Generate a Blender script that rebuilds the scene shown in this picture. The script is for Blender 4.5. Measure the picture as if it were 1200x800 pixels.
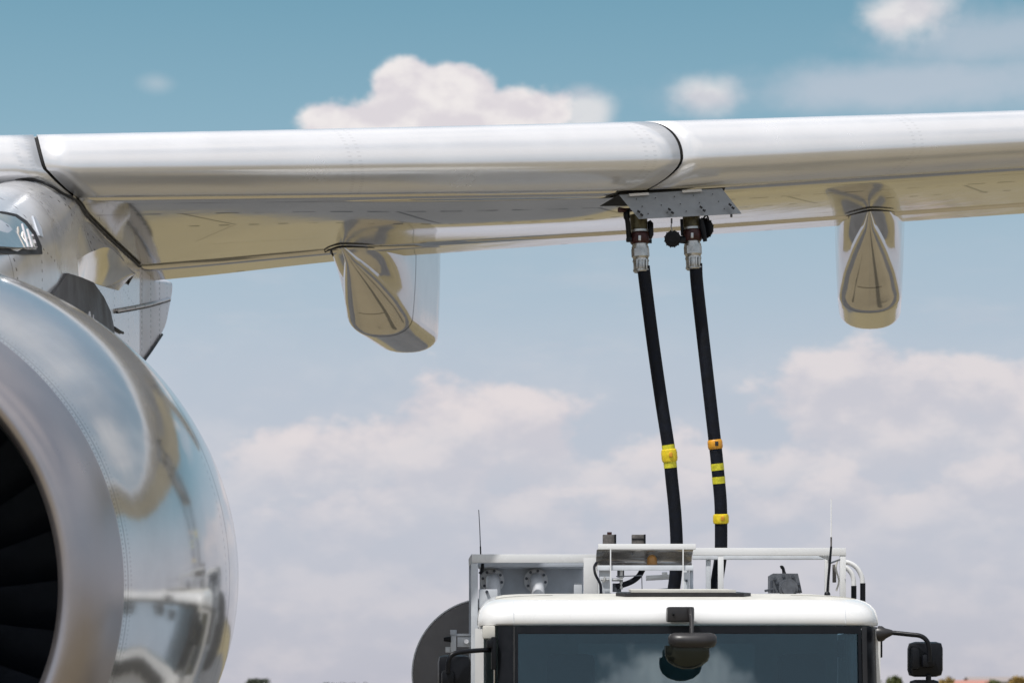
import bpy, bmesh, math, random
from mathutils import Vector, Matrix
R = math.radians
rnd = random.Random(7)
EYE = 1.8
F = 2833.0
for o in list(bpy.data.objects): bpy.data.objects.remove(o)
scene = bpy.context.scene
C = scene.collection

# ------------------------------------------------------------------ camera
cam_d = bpy.data.cameras.new('camera'); cam = bpy.data.objects.new('camera', cam_d); C.objects.link(cam)
cam.location = (0, 0, EYE); cam.rotation_euler = (R(90), 0, 0)
cam_d.lens = 85.0; cam_d.sensor_width = 36.0; cam_d.shift_y = 0.34
cam_d.clip_start = 0.1; cam_d.clip_end = 9000
cam_d.dof.use_dof = True; cam_d.dof.focus_distance = 15.6; cam_d.dof.aperture_fstop = 3.8
scene.camera = cam
SUN = Vector((-0.36, -0.42, 1.0)).normalized()

# ------------------------------------------------------------------ node helpers
class E:
    def __init__(s, nt, k): s.nt = nt; s.k = k
    def _m(s, op, b=None, c=None, clamp=False):
        n = s.nt.nodes.new('ShaderNodeMath'); n.operation = op; n.use_clamp = clamp
        for i, v in enumerate((s, b, c)):
            if v is None: continue
            if isinstance(v, E): s.nt.links.new(v.k, n.inputs[i])
            else: n.inputs[i].default_value = v
        return E(s.nt, n.outputs[0])
    def __add__(s, o): return s._m('ADD', o)
    __radd__ = __add__
    def __sub__(s, o): return s._m('SUBTRACT', o)
    def __rsub__(s, o): return (s * -1.0) + o
    def __mul__(s, o): return s._m('MULTIPLY', o)
    __rmul__ = __mul__
    def __truediv__(s, o): return s._m('DIVIDE', o)
    def abs(s): return s._m('ABSOLUTE')
    def fract(s): return s._m('FRACT')
    def lt(s, o): return s._m('LESS_THAN', o)
    def gt(s, o): return s._m('GREATER_THAN', o)
    def mx(s, o): return s._m('MAXIMUM', o)
    def mn(s, o): return s._m('MINIMUM', o)
    def pw(s, o): return s._m('POWER', o)
    def sqrt(s): return s._m('SQRT')
    def atan2(s, o): return s._m('ARCTAN2', o)
    def ss(s, a, b, lo=0.0, hi=1.0):
        n = s.nt.nodes.new('ShaderNodeMapRange'); n.interpolation_type = 'SMOOTHSTEP'
        s.nt.links.new(s.k, n.inputs[0])
        for i, v in enumerate((a, b, lo, hi)): n.inputs[i+1].default_value = v
        return E(s.nt, n.outputs[0])
def sep(nt, sock):
    n = nt.nodes.new('ShaderNodeSeparateXYZ'); nt.links.new(sock, n.inputs[0])
    return [E(nt, n.outputs[i]) for i in range(3)]
def comb(nt, *v):
    n = nt.nodes.new('ShaderNodeCombineXYZ')
    for i, a in enumerate(v):
        if isinstance(a, E): nt.links.new(a.k, n.inputs[i])
        else: n.inputs[i].default_value = a
    return n.outputs[0]
def noise(nt, vec, scale, detail=4, rough=0.5, dist=0.0):
    n = nt.nodes.new('ShaderNodeTexNoise')
    if vec is not None: nt.links.new(vec, n.inputs['Vector'])
    n.inputs['Scale'].default_value = scale; n.inputs['Detail'].default_value = detail
    n.inputs['Roughness'].default_value = rough; n.inputs['Distortion'].default_value = dist
    return E(nt, n.outputs[0])
def mixc(nt, f, a, b):
    n = nt.nodes.new('ShaderNodeMix'); n.data_type = 'RGBA'
    if isinstance(f, E): nt.links.new(f.k, n.inputs[0])
    else: n.inputs[0].default_value = f
    for i, v in ((6, a), (7, b)):
        if isinstance(v, (tuple, list)): n.inputs[i].default_value = (*v[:3], 1)
        else: nt.links.new(v, n.inputs[i])
    return n.outputs[2]
def ramp(nt, fac, stops):
    n = nt.nodes.new('ShaderNodeValToRGB'); nt.links.new(fac.k, n.inputs[0])
    el = n.color_ramp.elements
    while len(el) > 1: el.remove(el[-1])
    el[0].position = stops[0][0]; el[0].color = (*stops[0][1], 1)
    for p, c in stops[1:]:
        e = el.new(p); e.color = (*c, 1)
    return n.outputs[0]

# ------------------------------------------------------------------ world: sky and clouds
w = bpy.data.worlds.new('World'); scene.world = w; w.use_nodes = True
nt = w.node_tree; nt.nodes.clear()
out = nt.nodes.new('ShaderNodeOutputWorld'); bg = nt.nodes.new('ShaderNodeBackground')
sky = nt.nodes.new('ShaderNodeTexSky'); sky.sky_type = 'NISHITA'; sky.sun_disc = False
sky.sun_elevation = math.asin(SUN.z); sky.sun_rotation = math.atan2(SUN.x, SUN.y)
sky.air_density = 1.0; sky.dust_density = 1.5; sky.ozone_density = 1.5
tc = nt.nodes.new('ShaderNodeTexCoord')
dx, dy, dz = sep(nt, tc.outputs['Generated'])
az = dx.atan2(dy)
el = dz.atan2((dx*dx + dy*dy).sqrt())
grad = ramp(nt, (el / 1.5708)._m('MAXIMUM', 0.0), [
    (0.0, (5.1, 5.2, 6.1)), (0.035, (5.2, 5.5, 6.5)), (0.085, (4.95, 5.7, 6.6)),
    (0.115, (4.1, 5.35, 6.3)), (0.145, (2.6, 4.5, 5.55)), (0.178, (1.75, 3.7, 4.8)),
    (0.35, (1.5, 2.9, 4.3)), (1.0, (1.3, 2.4, 4.0))])
base = mixc(nt, 0.85, sky.outputs[0], grad)
def vs(vx, vy): return comb(nt, vx, vy, 0.3)
front = dy.ss(0.6, 0.9)
nA = noise(nt, vs(az*1.0, el*1.4), 34, 10, 0.58)
nB = noise(nt, vs(az*1.0, el*1.9), 9, 7, 0.55)
nC = noise(nt, vs(az*1.0, el*4.5), 14, 6, 0.6)
def blob(px, py, rw, rh, hard=0.18, amp=1.3):
    a0 = math.atan((px-600)/F); e0 = math.atan((808-py)/F*math.cos(a0))
    ex = (az - a0) / (rw/F); ey = (el - e0) / (rh/F)
    d = (ex*ex + ey*ey).sqrt() + (nA - 0.5)*amp*-1.0
    return d.ss(1.0 + hard, 1.0 - hard, 0, 1)
def band(px, py, rw, rh):
    return blob(px, py, rw, rh, 0.45, 2.2)
big = blob(478, 108, 42, 34, .17, 1.5).mx(blob(530, 108, 52, 32, .17, 1.5)).mx(blob(500, 138, 120, 34, .18, 1.6)).mx(blob(415, 146, 66, 26, .22, 1.7)).mx(blob(605, 138, 70, 32, .22, 1.8)).mx(blob(684, 134, 30, 22, .6, 1.3)*0.75)
small = (blob(832, 112, 36, 21, 0.6, 1.5)*0.75).mx(blob(1064, 16, 46, 28, 0.5, 1.6)*0.85).mx(blob(183, 98, 18, 10, 0.9, 1.6)*0.25)
wisp = (blob(1080, 100, 210, 26, 0.7, 1.6)*0.55).mx(blob(1160, 45, 110, 30, 0.8, 1.8)*0.5)
cumul = big.mx(small)
n0 = noise(nt, comb(nt, az, el*1.7, 0.3), 19, 10, 0.54)
n1 = noise(nt, comb(nt, az-0.003, (el+0.010)*1.7, 0.3), 19, 10, 0.54)
n2 = noise(nt, comb(nt, az, 0.0, 4.1), 12, 4, 0.5)
lit = (n0-n1).ss(-0.10, 0.14)
def bank(py, x0, x1, depth, wob=0.05, thick=0.022, keep=0.3):
    top_e = (n2 - 0.5)*wob + (808-py)/F
    d = top_e - el
    side = az.ss((x0-600-90)/F, (x0-600+90)/F)*az.ss((x1-600+90)/F, (x1-600-90)/F)
    prof = (d/thick).mn(1.0).mx(-1.0)*0.20 + (side-1.0)*0.35
    return (n0 + prof).ss(0.50, 0.66)*d.ss(depth, depth*0.25, keep, 1.0)
b1 = bank(448, 240, 1000, 0.060)
b2 = bank(400, 860, 1700, 0.085, 0.06)
b3 = bank(520, 300, 1700, 0.050, 0.05, 0.030, 0.4)
lowb = b1.mx(b2*0.9).mx(b3*0.8).mx(el.ss(0.165, 0.09, 0.0, 0.42)*n0.ss(0.3, 0.6, 0.6, 1.0))
streak = el.ss(0.05, 0.1, 0.2, 0.4)*nC.ss(0.45, 0.75)*el.ss(0.22, 0.15)
fcol = mixc(nt, lowb.mx(streak*0.5)*front, base, mixc(nt, lit, (6.0, 5.9, 6.45), (7.6, 7.05, 7.15)))
shade = noise(nt, vs(az, el*1.5), 24, 4, 0.5)
m0 = noise(nt, vs(az, el*1.5), 36, 7, 0.52)
m1 = noise(nt, vs(az-0.003, (el+0.007)*1.5), 36, 7, 0.52)
ccol = mixc(nt, (m0-m1).ss(-0.12, 0.12), (7.2, 6.8, 7.15), (8.6, 8.2, 8.15))
fcol = mixc(nt, wisp*front, fcol, (6.2, 6.3, 7.0))
fcol = mixc(nt, cumul*front, fcol, ccol)
# the rest of the sky: broken bright clouds
nD = noise(nt, tc.outputs['Generated'], 3.2, 8, 0.58)
nE = noise(nt, tc.outputs['Generated'], 9, 5, 0.6)
ra = dx/(dy*-1.0).mx(0.05)
rb = (((ra-0.068)/0.105)*((ra-0.068)/0.105) + ((el-0.226)/0.026)*((el-0.226)/0.026)).sqrt() - (noise(nt, comb(nt, ra*0.7, el*2.6, 0.4), 14, 8, 0.6)-0.5)*2.4
rest = nD.ss(0.38, 0.55)*el.ss(0.30, 0.42)*(1.0-front)
rcol = mixc(nt, nE.ss(0.3, 0.7), (6.0, 6.2, 6.8), (10.5, 10.2, 10.0))
veil = mixc(nt, (1.0-front)*el.ss(0.35, 0.6, 0.5, 0.55), fcol, (5.6, 5.9, 6.6))
fin = mixc(nt, rest, veil, rcol)
fin = mixc(nt, rb.ss(1.15, 0.75)*dy.lt(0.0), fin, mixc(nt, nE.ss(0.4, 0.65), (14, 14.3, 15), (27, 26.4, 25.5)))
nt.links.new(fin, bg.inputs[0]); bg.inputs[1].default_value = 0.10
nt.links.new(bg.outputs[0], out.inputs[0])

# ------------------------------------------------------------------ sun and exposure
sl = bpy.data.lights.new('sun', 'SUN'); sl.energy = 3.9; sl.angle = R(0.5); sl.color = (1.0, 0.97, 0.93)
so = bpy.data.objects.new('sun', sl); C.objects.link(so)
so.rotation_euler = SUN.to_track_quat('Z', 'Y').to_euler(); so.location = (-30, -36, 60)
scene.view_settings.view_transform = 'Standard'; scene.view_settings.look = 'None'
scene.view_settings.exposure = 0.0; scene.view_settings.gamma = 1.0
scene.view_settings.use_curve_mapping = False
scene.render.resolution_x = 1024; scene.render.resolution_y = 682

# ------------------------------------------------------------------ materials
def mat(name, col, rough=0.5, metal=0.0, coat=0.0, var=0.06, vscale=6.0, bump=0.0, bscale=40.0, spec=0.5):
    m = bpy.data.materials.new(name); m.use_nodes = True; nt = m.node_tree
    b = nt.nodes['Principled BSDF']
    tc = nt.nodes.new('ShaderNodeTexCoord')
    n = noise(nt, tc.outputs['Object'], vscale, 6, 0.6)
    lo = tuple(c*(1-var*2) for c in col); hi = tuple(min(1, c*(1+var)) for c in col)
    c = mixc(nt, n.ss(0.3, 0.7), lo, hi)
    nt.links.new(c, b.inputs['Base Color'])
    r = n.ss(0.2, 0.8, max(0.0, rough*0.8), min(1, rough*1.2)); nt.links.new(r.k, b.inputs['Roughness'])
    b.inputs['Metallic'].default_value = metal
    b.inputs['Coat Weight'].default_value = coat; b.inputs['Coat Roughness'].default_value = 0.04
    b.inputs['Specular IOR Level'].default_value = spec
    if bump:
        bn = nt.nodes.new('ShaderNodeBump'); bn.inputs['Strength'].default_value = 1.0
        bn.inputs['Distance'].default_value = bump
        n2 = noise(nt, tc.outputs['Object'], bscale, 4, 0.5)
        nt.links.new(n2.k, bn.inputs['Height']); nt.links.new(bn.outputs[0], b.inputs['Normal'])
    m['c'] = 1
    return m
def nodes_of(m):
    nt = m.node_tree; b = nt.nodes['Principled BSDF']; return nt, b
def darken(m, mask, col=(0.02, 0.02, 0.02)):
    nt, b = nodes_of(m)
    old = b.inputs['Base Color'].links[0].from_socket
    nt.links.new(mixc(nt, mask, old, col), b.inputs['Base Color'])
def uvxy(m):
    nt = m.node_tree; t = nt.nodes.new('ShaderNodeTexCoord'); return sep(nt, t.outputs['UV'])

M = {}
M['wing'] = mat('wing skin', (0.70, 0.685, 0.65), 0.085, 0.9, var=0.03, vscale=1.2, bump=0.0035, bscale=1.5)
u, v, _ = uvxy(M['wing'])
def dline(u, v, v0, wd, dash=0.0, slope=0.0, ph=0.0, duty=0.55):
    e = (v - v0 - (u*slope)).abs().lt(wd)
    if dash: e = e * ((u/dash + ph).fract()).lt(duty)
    return e
mk = dline(u, v, 0.52, 0.012)*0.5
mk = mk.mx(dline(u, v, 0.86, 0.019, 0.24, -0.01, 0.0, 0.6)*1.0)
mk = mk.mx(dline(u, v, 1.34, 0.026, 0.19, -0.02, 0.3, 0.35)*1.0)
mk = mk.mx(dline(u, v, 2.15, 0.022, 0.0, -0.05)*0.28)
mk = mk*(noise(M['wing'].node_tree, comb(M['wing'].node_tree, u, v, 0.0), 2.3, 3)).ss(0.38, 0.60, 0.15, 1.0)
jit = (u/1.37).fract()
mk = mk.mx(((jit - 0.5) - (v-1.0)*0.42).abs().lt(0.012)*v.gt(0.86)*v.lt(1.34)*0.85)
mk = mk.mx((((u/2.31+0.35).fract() - 0.5) + (v-1.6)*0.2).abs().lt(0.004)*v.gt(1.34)*v.lt(2.1)*0.45)
mk = mk.mx(((u/0.83).fract()-0.5).abs().lt(0.035)*v.gt(3.9)*0.7)
darken(M['wing'], mk)
M['slat'] = mat('slat skin', (0.80, 0.80, 0.82), 0.24, 0.45, var=0.02, vscale=2.0, bump=0.0008, bscale=3.0)
u, v, _ = uvxy(M['slat'])
riv = ((u/1.9).fract()-0.5).abs().lt(0.006).mx((((u+0.06)/1.9).fract()-0.5).abs().lt(0.006)) * ((v/0.035).fract()).lt(0.35)
darken(M['slat'], riv*0.12)
M['seal'] = mat('black rubber seal', (0.012, 0.012, 0.014), 0.6)
M['nac'] = mat('nacelle polished skin', (0.60, 0.60, 0.605), 0.11, 0.76, var=0.05, vscale=1.6, bump=0.0025, bscale=1.6)
u, v, _ = uvxy(M['nac'])
mk = (v-0.40).abs().lt(0.004)*0.5
mk = mk.mx((v-0.375).abs().lt(0.0035)*((u*420).fract()).lt(0.4)*0.8)
mk = mk.mx((v-0.43).abs().lt(0.003)*((u*420).fract()).lt(0.4)*0.6)
mk = mk.mx((v-1.93).abs().lt(0.014)*0.85).mx(((v-1.80).abs().lt(0.012)*((u*260).fract()).lt(0.45))*0.5).mx((v-2.62).abs().lt(0.008)*((u*300).fract()).lt(0.5)*0.7)
mk = mk.mx((u-0.93).abs().lt(0.0008)*v.gt(2.55)*0.8).mx((u-0.055).abs().lt(0.001)*v.gt(2.55)*0.8)
darken(M['nac'], mk, (0.05, 0.05, 0.05))
M['lip'] = mat('bare metal inlet lip', (0.40, 0.375, 0.39), 0.33, 0.92, var=0.03, vscale=3.0)
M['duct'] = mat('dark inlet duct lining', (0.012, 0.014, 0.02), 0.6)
M['blade'] = mat('dark titanium fan blade', (0.03, 0.038, 0.056), 0.38, 0.7)
M['pyl'] = mat('pylon skin', (0.72, 0.72, 0.74), 0.22, 0.55, var=0.04, vscale=3.0, bump=0.0015, bscale=2.2)
nt_, b_ = nodes_of(M['pyl']); t_ = nt_.nodes.new('ShaderNodeTexCoord'); ox, oy, oz = sep(nt_, t_.outputs['Object'])
rv = ((oy/0.62).fract()-0.5).abs().lt(0.016)*((oz/0.05).fract()).lt(0.35)
rv = rv.mx(((oz/0.52+oy*0.1).fract()-0.5).abs().lt(0.012)*((oy/0.09).fract()).lt(0.22))
rv = rv.mx(((oy/1.24+0.3).fract()-0.5).abs().lt(0.005)*0.6)
darken(M['pyl'], rv*0.75)
M['pylwhite'] = mat('pylon fairing paint', (0.60, 0.58, 0.62), 0.35, 0.15, var=0.04)
nt_, b_ = nodes_of(M['pylwhite']); t_ = nt_.nodes.new('ShaderNodeTexCoord'); ox, oy, oz = sep(nt_, t_.outputs['Object'])
rv = ((oy/0.46).fract()-0.5).abs().lt(0.03)*((oz/0.04).fract()).lt(0.5)
rv = rv.mx(((oy/0.92+0.2).fract()-0.5).abs().lt(0.008)*0.5)
darken(M['pylwhite'], rv*0.85)
M['scoop'] = mat('mirror metal', (0.80, 0.77, 0.68), 0.14, 1.0, var=0.03, bump=0.0008, bscale=6)
M['darkpanel'] = mat('heat resistant dark grey panel', (0.045, 0.045, 0.05), 0.55, 0.1, var=0.12, vscale=4)
M['fair'] = mat('flap fairing skin', (0.62, 0.61, 0.60), 0.09, 0.85, var=0.03, vscale=3, bump=0.0012, bscale=5)
M['doorgrey'] = mat('grey door paint', (0.27, 0.29, 0.32), 0.5, 0.1, var=0.05, vscale=20)
M['olive'] = mat('olive anodised casting', (0.11, 0.095, 0.05), 0.45, 0.5, var=0.25, vscale=30)
M['maroon'] = mat('dark red coupling ring', (0.045, 0.012, 0.012), 0.4, 0.3, var=0.2, vscale=30)
M['alu'] = mat('worn aluminium', (0.50, 0.50, 0.49), 0.3, 0.9, var=0.14, vscale=25)
M['rubber'] = mat('black hose rubber', (0.004, 0.0062, 0.013), 0.7, spec=0.25, var=0.25, vscale=18, bump=0.002, bscale=60)
M['bplastic'] = mat('black plastic', (0.006, 0.007, 0.010), 0.38, spec=0.22, var=0.1, vscale=20)
M['gplastic'] = mat('grey brown plastic', (0.018, 0.017, 0.019), 0.42, var=0.1, vscale=15)
M['yellow'] = mat('yellow marker', (0.80, 0.60, 0.02), 0.4, var=0.12, vscale=30)
M['lime'] = mat('yellow tape', (0.62, 0.58, 0.03), 0.45, var=0.15, vscale=40)
M['orange'] = mat('amber marker', (0.72, 0.33, 0.025), 0.4, var=0.15, vscale=30)
M['twhite'] = mat('truck white paint', (0.73, 0.735, 0.74), 0.28, 0, coat=0.4, var=0.015, vscale=2)
M['cream'] = mat('dusty white roof paint', (0.60, 0.585, 0.54), 0.5, 0, var=0.05, vscale=5)
M['fgrey'] = mat('pale grey frame paint', (0.60, 0.63, 0.67), 0.45, 0, var=0.05, vscale=8)
M['pipeg'] = mat('pale grey pipe paint', (0.68, 0.70, 0.74), 0.4, 0, var=0.06, vscale=15)
M['shadeg'] = mat('blue grey shade paint', (0.46, 0.50, 0.56), 0.5, 0, var=0.08, vscale=5)  # blue grey of truck paint in shade, put into the base colour
M['bolt'] = mat('dark bolt steel', (0.09, 0.10, 0.12), 0.45, 0.5, var=0.1)
M['reel'] = mat('dark grey reel paint', (0.15, 0.147, 0.155), 0.5, 0.1, var=0.08, vscale=3)
M['pumpg'] = mat('dark grey pump paint', (0.13, 0.14, 0.16), 0.45, 0.2, var=0.12, vscale=20)
M['brown'] = mat('grey brown sensor housing', (0.12, 0.11, 0.105), 0.5, 0.1, var=0.25, vscale=30)
M['tray'] = mat('brushed steel tray', (0.50, 0.49, 0.48), 0.22, 0.75, var=0.08, vscale=10)
M['chrome'] = mat('chrome', (0.75, 0.75, 0.76), 0.1, 1.0)
M['seat'] = mat('dark seat fabric', (0.02, 0.024, 0.03), 0.9, var=0.15, vscale=30)
M['cabin'] = mat('cabin lining', (0.40, 0.42, 0.42), 0.8, var=0.2, vscale=2)
M['tyre'] = mat('tyre rubber', (0.02, 0.02, 0.02), 0.8)
M['amber'] = mat('amber beacon lens', (0.38, 0.19, 0.05), 0.35)
M['gap'] = mat('dark gap', (0.01, 0.01, 0.01), 0.8)
M['mirrorglass'] = mat('mirror glass', (0.035, 0.042, 0.04), 0.15, 0.8)
def glass(name, tint, refl):
    m = bpy.data.materials.new(name); m.use_nodes = True; nt = m.node_tree; nt.nodes.clear()
    o = nt.nodes.new('ShaderNodeOutputMaterial'); mx = nt.nodes.new('ShaderNodeMixShader')
    t = nt.nodes.new('ShaderNodeBsdfTransparent'); g = nt.nodes.new('ShaderNodeBsdfGlossy')
    t.inputs[0].default_value = (*tint, 1); g.inputs['Roughness'].default_value = 0.02
    g.inputs[0].default_value = (0.85, 0.95, 1.0, 1)
    fr = nt.nodes.new('ShaderNodeFresnel'); fr.inputs[0].default_value = refl
    nt.links.new(fr.outputs[0], mx.inputs[0]); nt.links.new(t.outputs[0], mx.inputs[1]); nt.links.new(g.outputs[0], mx.inputs[2])
    nt.links.new(mx.outputs[0], o.inputs[0]); return m
M['glass'] = glass('tinted windscreen glass', (0.42, 0.55, 0.60), 1.8)

# ------------------------------------------------------------------ object helpers
def P(px, py, D): return Vector(((px-600)/F*D, D, EYE + (808-py)/F*D))
def link(name, me, m, parent=None, smooth=True, sharp=None):
    o = bpy.data.objects.new(name, me); C.objects.link(o)
    ms = m if isinstance(m, (list, tuple)) else [m]
    for q in ms: me.materials.append(M[q] if isinstance(q, str) else q)
    for p in me.polygons: p.use_smooth = smooth
    if sharp is not None and smooth:
        me.set_sharp_from_angle(angle=R(sharp))
    if parent: o.parent = parent
    return o
class B:
    """collects shapes into ONE mesh"""
    def __init__(s): s.v = []; s.f = []; s.mi = []; s.uv = {}
    def add(s, vs, fs, mi=0):
        n = len(s.v); s.v += [Vector(p) for p in vs]; s.f += [tuple(i+n for i in f) for f in fs]; s.mi += [mi]*len(fs)
        return s
    def box(s, c, d, rot=None, bev=0.0, mi=0):
        c = Vector(c); hx, hy, hz = (q/2 for q in d)
        if bev:
            bm = bmesh.new(); bmesh.ops.create_cube(bm, size=1)
            bmesh.ops.scale(bm, vec=d, verts=bm.verts)
            bmesh.ops.bevel(bm, geom=bm.edges[:], offset=bev, segments=2, affect='EDGES', profile=0.6)
            vs = [v.co.copy() for v in bm.verts]; fs = [[v.index for v in f.verts] for f in bm.faces]; bm.free()
        else:
            vs = [Vector((x*hx, y*hy, z*hz)) for x in (-1, 1) for y in (-1, 1) for z in (-1, 1)]
            fs = [(0, 1, 3, 2), (4, 6, 7, 5), (0, 4, 5, 1), (2, 3, 7, 6), (0, 2, 6, 4), (1, 5, 7, 3)]
        if rot is not None:
            m = rot if isinstance(rot, Matrix) else Matrix.Rotation(rot, 3, 'Z'); vs = [m @ q for q in vs]
        return s.add([c+q for q in vs], fs, mi)
    def tube(s, pts, rad, n=12, caps=True, mi=0):
        pts = [Vector(p) for p in pts]; k = len(pts)
        rs = rad if isinstance(rad, (list, tuple)) else [rad]*k
        tans = []
        for i in range(k):
            a = pts[max(0, i-1)]; b = pts[min(k-1, i+1)]; t = (b-a)
            tans.append(t.normalized() if t.length > 1e-9 else Vector((0, 0, 1)))
        up = Vector((0, 1, 0)) if abs(tans[0].y) < 0.9 else Vector((1, 0, 0))
        x = tans[0].cross(up).normalized(); rows = []
        for i in range(k):
            x = (x - tans[i]*x.dot(tans[i])).normalized(); y = tans[i].cross(x)
            rows.append([pts[i] + (x*math.cos(2*math.pi*j/n) + y*math.sin(2*math.pi*j/n))*rs[i] for j in range(n)])
        vs = [p for r in rows for p in r]
        fs = [(i*n+j, i*n+(j+1) % n, (i+1)*n+(j+1) % n, (i+1)*n+j) for i in range(k-1) for j in range(n)]
        if caps: fs += [tuple(reversed(range(n))), tuple((k-1)*n+j for j in range(n))]
        return s.add(vs, fs, mi)
    def grid(s, rows, closed=False, mi=0):
        n = len(rows[0]); vs = [p for r in rows for p in r]
        mcols = n if closed else n-1
        fs = [(i*n+j, i*n+(j+1) % n, (i+1)*n+(j+1) % n, (i+1)*n+j) for i in range(len(rows)-1) for j in range(mcols)]
        return s.add(vs, fs, mi)
    def prism(s, poly, off, mi=0):
        poly = [Vector(p) for p in poly]; n = len(poly); off = Vector(off)
        vs = poly + [p+off for p in poly]
        fs = [tuple(range(n)), tuple(reversed(range(n, 2*n)))] + [(i, i+n, (i+1) % n+n, (i+1) % n) for i in range(n)]
        return s.add(vs, fs, mi)
    def build(s, name, m, parent=None, smooth=True, sharp=35, recalc=True):
        me = bpy.data.meshes.new(name); me.from_pydata([tuple(v) for v in s.v], [], s.f)
        for i, p in enumerate(me.polygons): p.material_index = s.mi[i]
        if recalc:
            bm = bmesh.new(); bm.from_mesh(me); bmesh.ops.recalc_face_normals(bm, faces=bm.faces); bm.to_mesh(me); bm.free()
        return link(name, me, m, parent, smooth, sharp)
def thing(name, label, cat, loc, group=None):
    o = bpy.data.objects.new(name, None); C.objects.link(o); o.location = loc; o['label'] = label; o['category'] = cat
    if group: o['group'] = group
    return o
def adopt(root):
    """children were modelled in world coordinates: keep them in place"""
    bpy.context.view_layer.update()
    for ch in root.children:
        ch.matrix_parent_inverse = root.matrix_world.inverted()
def tag(o, label, cat, group=None):
    o['label'] = label; o['category'] = cat
    if group: o['group'] = group
    return o
def smoothpts(pts, k=8):
    pts = [Vector(p) for p in pts]; q = [pts[0]*2-pts[1]] + pts + [pts[-1]*2-pts[-2]]; r = []
    for i in range(1, len(q)-2):
        a, b, c, d = q[i-1:i+3]
        for j in range(k):
            t = j/k
            r.append(0.5*((2*b) + (c-a)*t + (2*a-5*b+4*c-d)*t*t + (3*b-a-3*c+d)*t**3))
    r.append(pts[-1]); return r
def lerp(tab, x):
    if x <= tab[0][0]: return tab[0][1]
    for (a, fa), (b, fb) in zip(tab, tab[1:]):
        if x <= b: return fa + (fb-fa)*(x-a)/(b-a)
    return tab[-1][1]
def slerp(tab, x):
    """smooth interpolation: average lerp over a small window"""
    h = 0.35; return sum(lerp(tab, x+h*k/3) for k in range(-3, 4))/7

# ------------------------------------------------------------------ ground
def sheet(name, pts, z, m):
    me = bpy.data.meshes.new(name); me.from_pydata([(x, y, z) for x, y in pts], [], [tuple(range(len(pts)))])
    o = link(name, me, m, smooth=False); o['kind'] = 'structure'; return o
gm = mat('dry grass ground', (0.195, 0.158, 0.078), 0.95, var=0.12, vscale=0.05, bump=0.02, bscale=6)
am = mat('concrete apron', (0.215, 0.178, 0.112), 0.85, var=0.08, vscale=0.3)
nt_, b_ = nodes_of(am); t_ = nt_.nodes.new('ShaderNodeTexCoord'); ox, oy, oz = sep(nt_, t_.outputs['Object'])
darken(am, ((ox/7.5).fract()-0.5).abs().lt(0.003).mx(((oy/7.5).fract()-0.5).abs().lt(0.003))*0.7, (0.08, 0.075, 0.06))
tm = mat('asphalt taxiway', (0.085, 0.085, 0.088), 0.85, var=0.15, vscale=0.4)
sheet('ground', [(-4000, -4000), (4000, -4000), (4000, 6000), (-4000, 6000)], 0, gm)
sheet('apron', [(-90, -90), (120, -90), (120, 33), (-90, 30)], 0.004, am)
sheet('taxiway', [(-90, 25.5), (120, 25.5), (120, 30), (9, 33), (4.5, 40), (3.6, 75), (-3.2, 90), (-4.5, 46), (-7, 38), (-30, 34), (-90, 34)], 0.008, tm)

# ================================================================== AIRLINER
plane = thing('airliner', 'silver airliner with polished engine and wing crossing the top of the view', 'airplane', (-9.0, 16.0, 0))
XA = -2.95
def LE(x): return 15.597 + 0.42*x
def ZT(x): return EYE + 3.715 + 0.1225*x + 0.0010*x*x
def HH(x): return slerp([(-8, 0.41), (-2.7, 0.385), (0.9, 0.465), (3.6, 0.415), (12, 0.35)], x)
def DTE(x): return lerp([(-8, 17.7), (-2.57, 18.4), (-1.32, 18.7), (1.164, 19.4), (4.236, 20.0), (14, 22.6)], x)
def ZTE(x): return EYE + slerp([(-8, 2.6), (-2.57, 3.137), (-1.32, 3.336), (1.164, 3.639), (4.236, 3.953), (14, 5.0)], x)
def zlow_line(x): return ZT(x) - HH(x)
def g(t): k = 0.20; return (t - k*(1-math.exp(-t/k)))/(1 - k)
def bulge(x, t):
    a = math.exp(-((x+0.10)/0.95)**4)
    return -0.034*a*math.exp(-((t-0.30)/0.20)**2)
def low(x, s):
    c = DTE(x)-LE(x); t = max(0.0, min(1.0, (s-0.5)/(c-0.5)))
    return zlow_line(x) + (ZTE(x)-zlow_line(x))*g(t) + bulge(x, t)
def upp(x, s):
    c = DTE(x)-LE(x); t = max(0, min(1, (s-0.35)/(c-0.35)))
    return ZT(x) + 0.11*math.sin(min(1, t*1.4)*math.pi*0.62) * (1-t)**0.4 + (ZTE(x)+0.012-ZT(x))*t**1.6
def nose(x, th, inset=0.0):
    """th 0 (top, s=.35) .. .5 (front) .. 1 (bottom, s=.5)"""
    h = HH(x); fm = 0.70
    if th <= 0.5:
        a = th*math.pi; s = 0.35*(1-math.sin(a)); f = fm*(1-math.cos(a))
    else:
        a = (th-0.5)*math.pi; s = 0.5*(1-math.cos(a)); f = fm + (1-fm)*math.sin(a)
    if inset:
        s = s + inset*(1-s/0.5); f = f + (0.5-f)*2*inset/h
    return s, ZT(x) - f*h
NS = 28
TH = 0.90
def c_plain(s, f): return -0.357*s
def c_root(s, f): return 0.24*(f-0.5) if f < 0.5 else 0.30*(f-0.5)
def c_bulge(s, f): return -0.95*s if f < 0.5 else -0.62*s
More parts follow.
